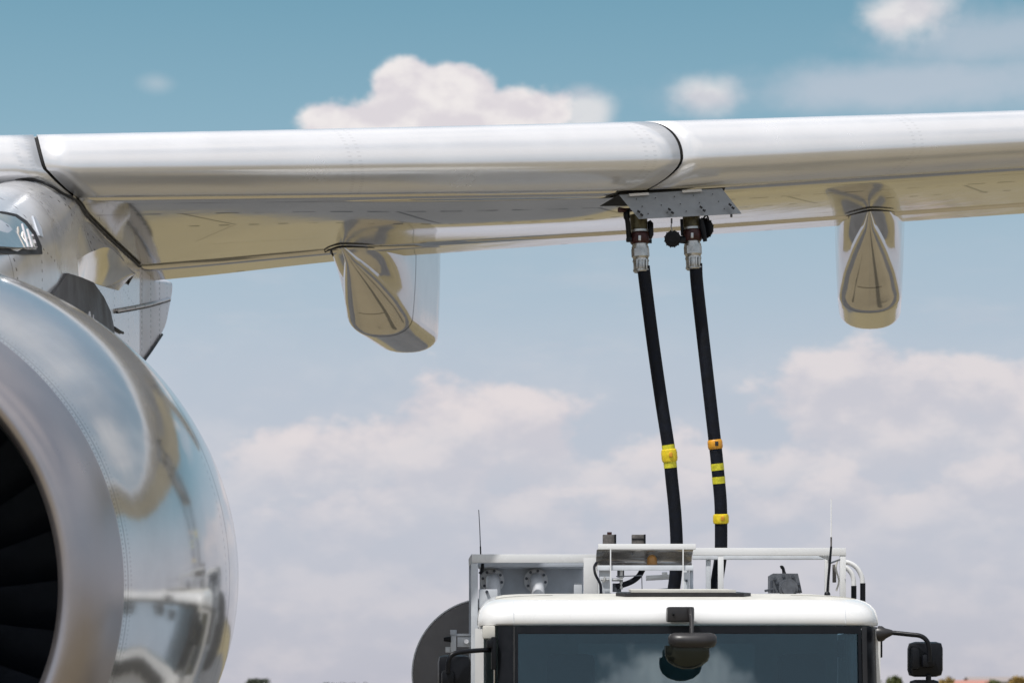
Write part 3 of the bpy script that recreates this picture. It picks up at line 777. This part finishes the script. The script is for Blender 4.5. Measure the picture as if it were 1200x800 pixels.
# windscreen (curved sheet) and frit
def scr(x, z, off=0.0):
    f = (0.372-z)/0.842
    y = Y0 + 0.05*((x-XC)/HW)**2 + 0.015 - 0.10*f
    d = abs(x-XC)-(HW-0.19)
    if d > 0: y += 0.18-math.sqrt(max(0, 0.18**2-min(d, 0.179)**2))
    return (x, y-off, EYE+z)
def sheetg(x0, x1, z0, z1, off, nx=20, nz=6, thick=0.005):
    b = B(); fr = [[scr(x0+(x1-x0)*i/nx, z0+(z1-z0)*j/nz, off) for i in range(nx+1)] for j in range(nz+1)]
    bk = [[(p[0], p[1]+thick, p[2]) for p in r] for r in fr]
    b.grid(fr); b.grid(bk)
    ed = [fr[0], bk[0]]; b.grid(ed); b.grid([fr[-1], bk[-1]]); b.grid([[r[0] for r in fr], [r[0] for r in bk]]); b.grid([[r[-1] for r in fr], [r[-1] for r in bk]])
    return b
xl, xr = zc(604), zc(1011)
sheetg(xl, xr, 0.368, -0.468, 0.0).build('windscreen', 'glass', truck, sharp=None)
wsf = sheetg(xl, xr, 0.368, 0.325, 0.006, thick=0.003).build('windscreen_border', 'bplastic', truck)
sheetg(xl, xl+0.015, 0.325, -0.468, 0.006, 2, thick=0.003).build('border_strip', 'bplastic', wsf)
sheetg(xr-0.02, xr, 0.325, -0.468, 0.006, 2, thick=0.003).build('border_strip', 'bplastic', wsf)
# pillars: glossy black wraps with a brown grey trim strip
sheetg(zc(583.5), xl-0.014, 0.368, -0.468, 0.004, 8, thick=0.04).build('front_pillar', 'bplastic', truck)
sheetg(xl-0.012, xl-0.002, 0.368, -0.468, 0.014, 2, thick=0.02).build('pillar_trim', 'gplastic', truck)
sheetg(xr+0.004, xr+0.034, 0.368, -0.468, 0.012, 2, thick=0.02).build('pillar_trim', 'gplastic', truck)
sheetg(xr+0.036, XC+HW-0.004, 0.368, -0.468, 0.004, 10, thick=0.04).build('front_pillar', 'bplastic', truck)
# doors and side glass
for s in (-1, 1):
    X = XC+s*(HW-0.015)
    d = B(); d.box((X, 14.56, EYE-0.82), (0.05, 0.96, 0.76), bev=0.01); dd = d.build('door', 'twhite', truck)
    b = B(); b.box((X, 14.10, EYE-0.06), (0.05, 0.05, 0.83)); b.box((X, 15.02, EYE-0.06), (0.05, 0.08, 0.83)); b.box((X, 14.56, EYE+0.335), (0.05, 0.86, 0.05)); b.build('window_frame', 'twhite', dd)
    B().box((X, 14.56, EYE-0.06), (0.008, 0.86, 0.74)).build('window', 'glass', dd)
    B().box((X+s*0.03, 14.95, EYE-0.66), (0.03, 0.16, 0.03), bev=0.008).build('handle', 'bplastic', dd)
    B().box((X, 15.32, EYE-0.42), (0.045, 0.5, 1.55)).build('rear_corner_panel', 'twhite', truck)
# left corner: marker lamp housing, chrome strips
B().box(P(573, 740.5, 14.02), (0.075, 0.10, 0.075), bev=0.012).build('marker_lamp', 'cream', truck)
B().tube([P(564.5, 733, 14.25), P(564.5, 812, 14.25)], 0.012, 8).build('grab_rail', 'twhite', truck)
B().tube([P(580, 748, 13.98), P(580, 812, 13.98)], 0.007, 8).build('chrome_strip', 'chrome', truck)
# interior
b = B(); b.box((XC, 14.12, EYE-0.55), (2.1, 0.34, 0.12), bev=0.03); b.build('dashboard', 'seat', truck)
def seatp(cx, wd=0.5, head=True):
    b = B(); b.box((cx, 14.80, EYE-0.42), (wd, 0.14, 0.62), bev=0.05); b.box((cx, 14.6, EYE-0.70), (wd, 0.5, 0.14), bev=0.04)
    s = b.build('seat', 'seat', truck)
    B().box((cx, 14.60, EYE+0.085), (0.29, 0.10, 0.27), bev=0.049).build('headrest', 'seat', s)
seatp(zc(935, 14.8)); seatp(zc(668, 14.8), 0.46)
B().tube([(zc(935, 14.4)+0.19*math.cos(t/16*2*math.pi), 14.35+0.12*math.sin(t/16*2*math.pi), EYE-0.36+0.14*math.sin(t/16*2*math.pi)) for t in range(17)], 0.013, 8).build('steering_wheel', 'bplastic', truck)
B().box((XC, 15.10, EYE+0.08), (1.1, 0.01, 0.42), bev=0.003).build('rear_window', mat('rear cab window', (0.40, 0.48, 0.50), 0.3), truck)  # opaque pane, its colour lightened to stand for daylight behind it
sv = B().box((zc(985, 14.1), 14.10, EYE+0.24), (0.04, 0.03, 0.10), bev=0.008).build('visor_mount', 'bplastic', truck)
# chassis, wheels, tank
B().box((XC, 17.3, EYE-1.15), (0.9, 5.6, 0.22)).build('chassis', 'gplastic', truck, smooth=False)
for (wx, wy) in ((-0.98, 14.75), (0.98, 14.75), (-0.98, 18.6), (0.98, 18.6)):
    cx = XC+wx; s = 1 if wx > 0 else -1
    b = B(); b.tube([(cx-0.14, wy, 0.46), (cx-0.12, wy, 0.46), (cx+0.12, wy, 0.46), (cx+0.14, wy, 0.46)], [0.40, 0.46, 0.46, 0.40], 36); wl = b.build('wheel', 'tyre', truck)
    B().tube([(cx+s*0.12, wy, 0.46), (cx+s*0.15, wy, 0.46), (cx+s*0.15, wy, 0.46), (cx+s*0.10, wy, 0.46)], [0.27, 0.27, 0.20, 0.1], 24).build('rim', 'chrome', wl)
b = B(); rows = []
for i in range(13):
    D = 17.3+2.6*i/12; rows.append([(XC+0.15+1.0*math.cos(a/24*2*math.pi), D, EYE-0.10+0.83*(abs(math.sin(a/24*2*math.pi))**0.9)*(1 if a < 12 else -1)) for a in range(24)])
b.grid(rows, closed=True); b.add(rows[0], [tuple(range(24))]); b.add(rows[-1], [tuple(range(24))])
b.build('fuel_tank', 'shadeg', truck, sharp=40)
b = B(); b.box((XC, 16.8, EYE-0.85), (2.36, 2.9, 0.30), bev=0.01); b.build('platform_deck', 'fgrey', truck)
B().box((XC, 16.7, EYE-0.55), (2.30, 0.05, 0.9)).build('equipment_bay', 'shadeg', truck, smooth=False)

# front mirror
fm = B().box(P(797, 719.5, 13.86), (0.155, 0.12, 0.085), bev=0.012).build('front_mirror', 'gplastic', truck)
B().tube([P(809, 712, 13.79), P(810.5, 728, 13.76), P(810.5, 745, 13.70)], [0.016, 0.013, 0.012], 10).build('mirror_arm', 'gplastic', fm)
B().tube([P(788, 719, 13.80), P(790, 719, 13.80)], 0.01, 8).build('mirror_bolt', 'bplastic', fm)
b = B(); rows = []
for z_, hx_, hy_ in ((741, 0.10, 0.03), (742.5, 0.125, 0.06), (746, 0.137, 0.085), (752, 0.138, 0.09), (757, 0.125, 0.08), (759, 0.10, 0.06)):
    c0 = P(811.5, z_, 13.60); rows.append([(c0.x+hx_*math.copysign(abs(math.cos(a))**0.6, math.cos(a)), c0.y+hy_*math.copysign(abs(math.sin(a))**0.7, math.sin(a)), c0.z) for a in [k/24*2*math.pi for k in range(24)]])
b.grid(rows, closed=True); b.add(rows[0], [tuple(range(24))]); b.add(rows[-1], [tuple(range(24))]); b.build('mirror_housing', 'gplastic', fm, sharp=50)
b = B(); rows = []
for z_, hx_ in ((756, 0.130), (762, 0.130), (768, 0.128), (774, 0.115), (780, 0.08), (783.5, 0.03)):
    c0 = P(805.5, z_, 13.62); rows.append([(c0.x+hx_*math.copysign(abs(math.cos(a))**0.7, math.cos(a)), c0.y+hx_*0.5*math.sin(a), c0.z) for a in [k/24*2*math.pi for k in range(24)]])
b.grid(rows, closed=True); b.add(rows[-1], [tuple(range(24))]); b.build('mirror_bowl', 'mirrorglass', fm, sharp=50)
# side mirrors
def smirror(cpx, y0, y1, w_, D, arm, name='side_mirror'):
    a = P(cpx, y0, D); c_ = P(cpx, y1, D)
    mm = B().box((a+c_)/2, (w_, 0.13, (a-c_).z), bev=0.040).build(name, 'bplastic', truck)
    B().tube(smoothpts(arm, 8), 0.0135, 12).build('mirror_arm', 'bplastic', mm)
    return mm
ml = smirror(532.5, 767, 818, 0.19, 13.92, [P(577, 761, 13.95), P(562, 761.5, 13.86), P(545, 763, 13.82), P(535, 764.5, 13.80), P(528.5, 768, 13.79), P(525.5, 775, 13.79), P(525, 788, 13.80)])
B().box(P(525, 795, 13.84), (0.075, 0.06, 0.10), bev=0.02).build('arm_socket', 'bplastic', ml)
B().box(P(578.5, 765, 13.93), (0.030, 0.07, 0.19), bev=0.010).build('mirror_bracket', 'bplastic', truck)
B().box(P(574, 754, 13.92), (0.035, 0.06, 0.05), bev=0.010).build('mirror_bracket', 'bplastic', truck)
mr = smirror(1084, 751.5, 792.5, 0.198, 14.05, [P(1040, 740.5, 14.0), P(1052, 741.5, 13.98), P(1066, 743, 13.95), P(1078, 744.5, 13.93), P(1085, 749, 13.92), P(1088.5, 757, 13.92), P(1089, 775, 13.93)])
B().box(P(1087.5, 774, 13.96), (0.075, 0.06, 0.075), bev=0.018).build('arm_socket', 'bplastic', mr)
B().box(P(1073, 771, 13.975), (0.05, 0.04, 0.13), bev=0.018).build('housing_rib', 'bplastic', mr)
B().tube([P(1030, 742, 14.02), P(1034, 742, 14.01), P(1038, 741.5, 14.0), P(1046, 740.5, 13.99)], [0.046, 0.044, 0.030, 0.014], 16).build('arm_mount', 'gplastic', mr)
B().tube([P(1088, 790, 13.99), P(1088, 800, 13.99)], 0.016, 10).build('mirror_stem', 'bplastic', mr)
B().box(P(1083, 812, 14.05), (0.175, 0.11, 0.16), bev=0.035).build('wide_angle_mirror', 'bplastic', truck)
B().box(P(1032, 758, 14.12), (0.014, 0.05, 0.12), bev=0.004).build('hinge_cover', 'bplastic', truck)

# ---- platform frame behind cab
DF = 16.2
def bar(name, p0, p1, D, m, dep=0.05, parent=None, D2=None, bev=0.003):
    """rectangular bar covering the rectangle p0-p1 (front face) at depth D"""
    a = P(*p0, D); c_ = P(*p1, D); ctr = (a+c_)/2; ctr.y = D+dep/2
    return B().box(ctr, (abs(c_.x-a.x), dep, abs(a.z-c_.z)), bev=bev).build(name, m, parent or truck)
frame = bar('platform_frame', (553, 649), (700, 659), DF, 'twhite', 0.06)
bar('post', (552, 659.2), (560, 830), DF+0.005, 'fgrey', 0.05, frame)
B().prism([P(549, 655, DF+0.05), P(552.5, 648.5, DF+0.001), P(552.5, 659, DF+0.001), P(549.5, 664, DF+0.05)], (0, 0.3, 0)).build('corner_cap', 'fgrey', frame, smooth=False)
bar('side_rail', (549.5, 662), (553, 830), DF+0.12, 'shadeg', 0.08, frame)
bar('post', (684, 654), (700.3, 697), DF-0.004, 'twhite', 0.05, frame)
B().prism([P(700, 676, DF), P(716, 698, DF), P(700, 698, DF)], (0, 0.01, 0)).build('gusset', 'twhite', frame, smooth=False)
bar('top_rail', (812, 641.5), (991.5, 650.5), DF, 'twhite', 0.045, frame)
bar('top_rail', (812, 650.8), (966, 655), DF+0.30, 'fgrey', 0.05, frame)
bar('post', (841.5, 650.7), (848, 697), DF+0.003, 'twhite', 0.03, frame)
bar('post', (827.5, 654), (833, 697), DF+0.32, 'fgrey', 0.03, frame)
bar('post', (966.5, 651), (972.5, 702), DF+0.2, 'twhite', 0.03, frame)
bar('post', (984.5, 650.7), (991.3, 702), DF+0.004, 'twhite', 0.035, frame)
B().prism([P(960, 651, DF+0.05), P(973, 651, DF+0.05), P(973, 657, DF+0.2)], (0, 0.03, 0)).build('gusset', 'fgrey', frame, smooth=False)
bar('cable_bracket', (976, 661), (980, 682), DF+0.15, 'brown', 0.03, frame)
B().tube(smoothpts([P(982, 655, DF+.1), P(979.5, 665, DF+.1), P(983, 680, DF+.1), P(980, 692, DF+.1)], 5), 0.006, 6).build('cable', 'cream', frame)
# back panel with flanged elbows
bp = bar('back_panel', (562, 661), (683.5, 740), DF+0.40, 'shadeg', 0.02, frame)
bar('panel_lip', (560, 659.5), (683.8, 664), DF+0.15, 'shadeg', 0.25, frame)
bar('bracket', (561, 690), (583, 712), DF+0.02, 'fgrey', 0.02, frame)
B().tube([P(570.5, 693, DF-0.0), P(570.5, 693, DF+0.03)], 0.011, 8).build('bolt', 'bolt', frame)
bar('bracket', (672.5, 683), (682, 700), DF+0.2, 'fgrey', 0.03, frame)
for cx in (577, 628):
    c0 = P(cx, 680, DF+0.385); e = B()
    e.tube([c0, c0+Vector((0, 0.0, 0))+Vector((0, -0.02, 0))], 0.082, 32)
    e.tube([c0+Vector((0, -0.02, 0)), c0+Vector((0, -0.038, 0))], 0.076, 32)
    el_ = e.build('pipe_flange', 'pipeg', truck)
    pth = smoothpts([c0+Vector((0, -0.02, 0.0)), c0+Vector((0.004, -0.10, -0.004)), c0+Vector((0.008, -0.17, -0.05)), c0+Vector((0.012, -0.19, -0.13)), c0+Vector((0.012, -0.19, -0.30))], 6)
    B().tube(pth, 0.048, 20).build('pipe_elbow', 'pipeg', el_)
    for k in range(8):
        a = (k+0.5)/8*2*math.pi+0.2; p = c0+Vector((0.066*math.cos(a), -0.036, 0.066*math.sin(a)))
        B().tube([p, p+Vector((0, -0.020, 0))], 0.0105, 6).build('bolt', 'bolt', el_)
# tray with lamp above the cab roof
DTR = 15.85
a0 = P(700, 643, DTR); w_ = P(815.5, 643, DTR).x - a0.x
tray = bar('lamp_tray', (701, 636.8), (815.5, 643.3), DTR, 'twhite', 0.05)
prof = [(0.0, 643), (0.05, 645), (0.12, 650), (0.15, 656), (0.12, 662), (0.06, 666), (0.0, 667.5), (-0.012, 667.5)]
x0 = P(699.6, 650, DTR).x; x1 = P(813, 650, DTR).x
rows = [[(x, DTR+0.045+d, P(0, y, DTR).z) for d, y in prof] for x in (x0, x0+(x1-x0)/2, x1)]
ob = B(); ob.grid(rows); ob = ob.build('tray_trough', 'tray', tray, sharp=None); md = ob.modifiers.new('t', 'SOLIDIFY'); md.thickness = 0.004
bar('tray_lip', (700, 662), (812.5, 668), DTR-0.0, 'fgrey', 0.012, tray)
for bx in (715.5, 800.5): bar('tray_strut', (bx-0.7, 643), (bx+0.7, 694), DTR-0.015, 'twhite', 0.008, tray, bev=0)
bar('tray_bracket', (702, 668), (716, 695), DTR+0.05, 'fgrey', 0.012, tray)
bar('tray_bracket', (801, 668), (808, 697), DTR+0.03, 'fgrey', 0.03, tray)
bar('tray_bracket', (808.3, 668), (812.5, 697), DTR+0.06, 'shadeg', 0.01, tray)
B().tube([P(804.5, 680, DTR+0.03), P(804.5, 680, DTR+0.015)], 0.009, 6).build('bolt', 'bolt', tray)
for bx, by in ((707, 646), (741, 649)): B().tube([P(bx, by, DTR+0.08), P(bx, by, DTR+0.11)], 0.006, 6).build('bolt', 'bolt', tray)
b = B(); c0 = P(764, 658, DTR+0.08)
b.tube([c0+Vector((0, 0, -0.02)), c0+Vector((0, 0, 0.0)), c0+Vector((0, 0, 0.025)), c0+Vector((0, 0, 0.042)), c0+Vector((0, 0, 0.048))], [0.034, 0.034, 0.031, 0.020, 0.006], 20)
b.build('amber_lamp', 'amber', tray)
for x_, x2, cap in ((706.5, 722, True), (740.5, 756.5, False)):
    bx = bar('sensor_box', (x_, 626), (x2, 650), DTR+0.20, 'brown', 0.06)
    bar('box_edge', (x2-2.0, 625.8), (x2+0.2, 650), DTR+0.19, 'bplastic', 0.02, bx, bev=0)
    if cap: bar('cap', (711.5, 623), (717, 626.2), DTR+0.22, 'maroon', 0.03, bx)
    else: bar('box_band', (740.5, 630.5), (754, 631.5), DTR+0.195, 'bplastic', 0.01, bx, bev=0)
# plumbing under the tray
B().tube(smoothpts([P(699, 659, DTR+.05), P(696.5, 664, DTR+.02), P(697.5, 672, DTR), P(701.5, 680, DTR), P(704, 686, DTR), P(704, 696, DTR)], 6), 0.009, 8).build('corrugated_cable', 'rubber', tray)
B().tube(smoothpts([P(753, 667, DTR+.12), P(749, 674, DTR+.1), P(742, 680, DTR+.08), P(733, 684, DTR+.06), P(722, 687, DTR+.06)], 6), 0.019, 12).build('air_hose', 'rubber', tray)
b = B(); b.tube([P(704, 679, DTR+.01), P(714, 679, DTR+.01)], 0.009, 8); b.tube([P(707, 682, DTR), P(709, 676, DTR)], 0.008, 8)
b.tube([P(717, 679, DTR+.01), P(730, 679, DTR+.01)], 0.010, 8); b.tube([P(728, 668, DTR+.05), P(728, 690, DTR+.05)], 0.011, 8); b.build('valve', 'alu', tray)
bar('valve_body', (723.5, 667), (731.5, 676), DTR+0.1, 'pumpg', 0.04, tray); bar('valve_body', (718, 683), (728, 693), DTR+0.08, 'bolt', 0.04, tray)
b = B(); b.tube([P(722, 675, DTR), P(752, 674, DTR)], 0.0035, 6); b.tube([P(752, 674, DTR), P(752.5, 692, DTR)], 0.003, 6); b.build('brake_rod', 'bolt', tray)
b = B(); b.tube([P(757, 677, 16.9), P(786, 675.5, 16.9)], 0.018, 12); b.tube([P(776, 674.5, 16.89), P(782, 674, 16.89)], 0.026, 12); b.build('white_cylinder', 'twhite', truck)
# pump at right
pm = B().prism([P(902, 694, 16.5), P(902, 674, 16.5), P(906, 671.5, 16.5), P(935, 671.5, 16.5), P(937, 680, 16.5), P(940, 694, 16.5)], (0, 0.12, 0)).build('pump', 'pumpg', truck, smooth=False)
c0 = P(923.5, 689, 16.49); b = B(); b.tube([c0+Vector((0, 0.02, 0)), c0+Vector((0, -0.02, 0))], 0.066, 28); b.tube([c0+Vector((0, -0.02, 0)), c0+Vector((0, -0.05, 0))], 0.048, 24); b.build('pump_cover', 'pumpg', pm)
for bx, by in ((908, 677.5), (918, 674.5), (929, 675), (910.5, 682), (936, 683.5), (937, 690)):
    B().tube([P(bx, by, 16.5), P(bx, by, 16.47)], 0.011, 6).build('bolt', 'bolt', pm)
b = B(); b.tube(smoothpts([P(918.5, 671.5, 16.53), P(918, 667, 16.53), P(916.5, 664, 16.53), P(914.5, 664.5, 16.53)], 4), 0.011, 8); b.tube([P(917, 671.8, 16.53), P(920, 671.8, 16.53), P(921, 671.5, 16.53)], 0.016, 8); b.build('vent_fitting', 'bplastic', pm)
b = B(); b.tube([P(896, 692, 16.46), P(906, 690, 16.46)], 0.008, 6); b.tube([P(904.5, 680, 16.47), P(904.5, 694, 16.47)], 0.007, 6); b.build('linkage', 'bolt', pm)
# curved handrails on the right
def rail(pts, sl_, D):
    o = B().tube(smoothpts([P(x, y, D) for x, y in pts], 6), 0.0165, 12).build('handrail', 'twhite', truck)
    B().tube([P(*sl_[0], D), P(*sl_[1], D)], 0.0185, 12).build('rail_sleeve', 'bplastic', o)
rail([(990, 658), (996, 659.5), (1003, 664), (1008, 671), (1010.5, 680), (1011, 700)], [(1011, 683), (1011, 712)], 16.40)
rail([(990, 664), (993, 666), (997.5, 671), (1000, 678), (1000.5, 690)], [(1000.5, 686), (1000.5, 712)], 16.37)
# aerials
an = B().tube([P(969.5, 697, 15.1), P(970.5, 680, 15.1), P(972.5, 658, 15.1), P(974, 640, 15.1)], [0.009, 0.008, 0.008, 0.007], 8).build('aerial', 'bplastic', truck)
B().tube([P(969.5, 697, 15.1), P(969.5, 694.5, 15.1), P(969.5, 692.5, 15.1)], [0.020, 0.018, 0.009], 12).build('aerial_base', 'bplastic', an)
B().tube([P(974, 640, 15.1), P(974, 629, 15.1)], 0.0055, 8).build('aerial_ferrule', 'brown', an)
B().tube([P(974, 629, 15.1), P(974, 584, 15.1)], [0.0042, 0.0032], 8).build('aerial_whip', 'twhite', an)
B().tube(smoothpts([P(972, 660, 15.1), P(977, 658, 15.6), P(984, 655.5, 16.15)], 4), 0.006, 6).build('aerial_stay', 'bplastic', an)
an = B().tube(smoothpts([P(562, 672, 16.28), P(565, 668, 16.28), P(565.5, 660, 16.28)], 4), 0.011, 8).build('aerial', 'bplastic', truck)
B().tube([P(563.3, 649, DF+.03), P(563, 640, DF+.03)], 0.005, 8).build('aerial_ferrule', 'bplastic', an)
B().tube([P(563, 640, DF+.03), P(562.3, 620, DF+.03), P(561, 597, DF+.03)], [0.0035, 0.003, 0.0025], 8).build('aerial_whip', 'bolt', an)
# hose reel on the left
c0 = P(571, 789, 17.0); b = B()
b.tube([c0+Vector((0, 0.30, 0)), c0+Vector((0, 0.0, 0)), c0+Vector((0, -0.012, 0))], [0.525, 0.525, 0.515], 72)
rl = b.build('hose_reel', 'reel', truck, sharp=40)
B().tube([c0+Vector((0.527*math.cos(t/72*2*math.pi), 0.0, 0.527*math.sin(t/72*2*math.pi))) for t in range(73)], 0.006, 8, caps=False).build('reel_rim', 'fgrey', rl)
bar('reel_bracket', (528, 738), (534.5, 768), 16.27, 'fgrey', 0.03)
bar('bracket_cap', (527.5, 737.5), (535, 744), 16.26, 'shadeg', 0.05)
bar('bracket_arm', (535, 742), (552, 745), 16.29, 'fgrey', 0.03)
bar('bracket_box', (536, 746), (553, 757.5), 16.29, 'fgrey', 0.04)
bar('bracket_stub', (522, 757.5), (528, 764), 16.28, 'fgrey', 0.03)
B().tube([P(520, 748.5, 16.25), P(526, 748.5, 16.25), P(528.5, 748.5, 16.25)], [0.013, 0.020, 0.022], 10).build('clamp_knob', 'bplastic', truck)
B().tube([P(546.5, 751, 16.28), P(546.5, 751, 16.25)], 0.016, 12).build('bolt', 'pipeg', truck)
adopt(truck)

# ================================================================== FAR BACKGROUND
# distant buildings and trees along the airfield edge
def house(x, D, wd, dp, h, rh, wallc, roofc, label, cat='building'):
    t = thing('airfield_building', label, cat, (x, D, 0))
    B().box((x, D, h/2), (wd, dp, h)).build('wall', mat('far wall', wallc, 0.8), t, smooth=False)
    B().prism([(x-wd/2-0.3, D-dp/2-0.4, h), (x+wd/2+0.3, D-dp/2-0.4, h), (x+wd/2+0.3, D, h+rh), (x-wd/2-0.3, D, h+rh)], (0, 0, 0.15)).add(
        [(x-wd/2-0.3, D+dp/2+0.4, h), (x+wd/2+0.3, D+dp/2+0.4, h), (x+wd/2+0.3, D, h+rh), (x-wd/2-0.3, D, h+rh)], [(0, 1, 2, 3)]).build('roof', mat('far roof', roofc, 0.7), t, smooth=False)
    for k in range(int(wd//5)):
        B().box((x-wd/2+2.5+5*k, D-dp/2-0.02, h*0.55), (2.2, 0.08, h*0.35)).build('window', 'bplastic', t, smooth=False)
    adopt(t)
def fx(px, D): return (px-600)/F*D
house(fx(1137, 620), 620, 12, 8, 3.1, 1.1, (0.50, 0.45, 0.40), (0.42, 0.20, 0.16), 'low far building with red roof between the bushes at right')  # distance haze is mixed into the red roof colour
house(fx(1180, 660), 660, 22, 12, 4.0, 1.3, (0.42, 0.40, 0.40), (0.30, 0.26, 0.25), 'low far grey building beyond the dry field, right of the red roofed one')
def crown(b, x, D, z, rx, rz, n, sz):
    for _ in range(n):
        while True:
            p = Vector((rnd.uniform(-1, 1), rnd.uniform(-1, 1), rnd.uniform(-1, 1)))
            if p.length < 1: break
        c = Vector((x+p.x*rx, D+p.y*rx, z+p.z*rz)); q = [Vector([rnd.uniform(-sz, sz) for _ in range(3)]) for _ in range(3)]
        b.add([c+k for k in q], [(0, 1, 2)])
leafs = {'green': mat('far foliage green', (0.10, 0.12, 0.035), 0.8, var=0.25, vscale=0.5), 'ochre': mat('far foliage ochre', (0.30, 0.20, 0.05), 0.8, var=0.2, vscale=0.5), 'dark': mat('far foliage dark', (0.07, 0.085, 0.06), 0.8, var=0.25, vscale=0.5)}
bark = mat('bark', (0.08, 0.06, 0.04), 0.9)
def tree(px, D, hgt, wd, m, label):
    x = fx(px, D); t = thing('tree', label, 'tree', (x, D, 0), 'trees along the far edge of the airfield')
    b = B(); b.tube([(x, D, 0), (x+0.1, D, hgt*0.35), (x, D, hgt*0.75)], [0.22, 0.16, 0.05], 7); b.build('trunk', bark, t)
    b = B()
    for k in range(7):
        crown(b, x+rnd.uniform(-.6, .6)*wd, D+rnd.uniform(-.5, .5)*wd, hgt*rnd.uniform(0.45, 0.78), wd*0.5, hgt*0.22, 130, 0.38)
    b.build('crown', leafs[m], t, smooth=False, recalc=False); adopt(t)
tree(1050, 420, 4.9, 1.6, 'green', 'yellow green far tree right of the truck cab, left of the side mirror')
tree(1108, 430, 4.3, 2.0, 'ochre', 'ochre far tree just right of the side mirror')
tree(1164, 440, 4.0, 1.8, 'green', 'olive far tree right of the red roofed building')
tree(1192, 430, 4.4, 2.0, 'ochre', 'ochre far tree at the right edge of the view')
tree(300, 520, 4.4, 3.0, 'dark', 'dark far tree just right of the engine')
tree(392, 540, 3.9, 3.4, 'dark', 'dark far tree between the engine and the hose reel')
b = B()
x = -330
while x < 330:
    if rnd.random() < 0.9: crown(b, x, 680+rnd.uniform(-12, 12), rnd.uniform(0.8, 1.8), rnd.uniform(3, 6), rnd.uniform(1.4, 2.6), 90, 0.75)
    x += rnd.uniform(3, 5)
o = b.build('far_tree_line', leafs['dark'], smooth=False, recalc=False); o['label'] = 'low dark line of distant woodland along the horizon'; o['category'] = 'woodland'; o['kind'] = 'stuff'
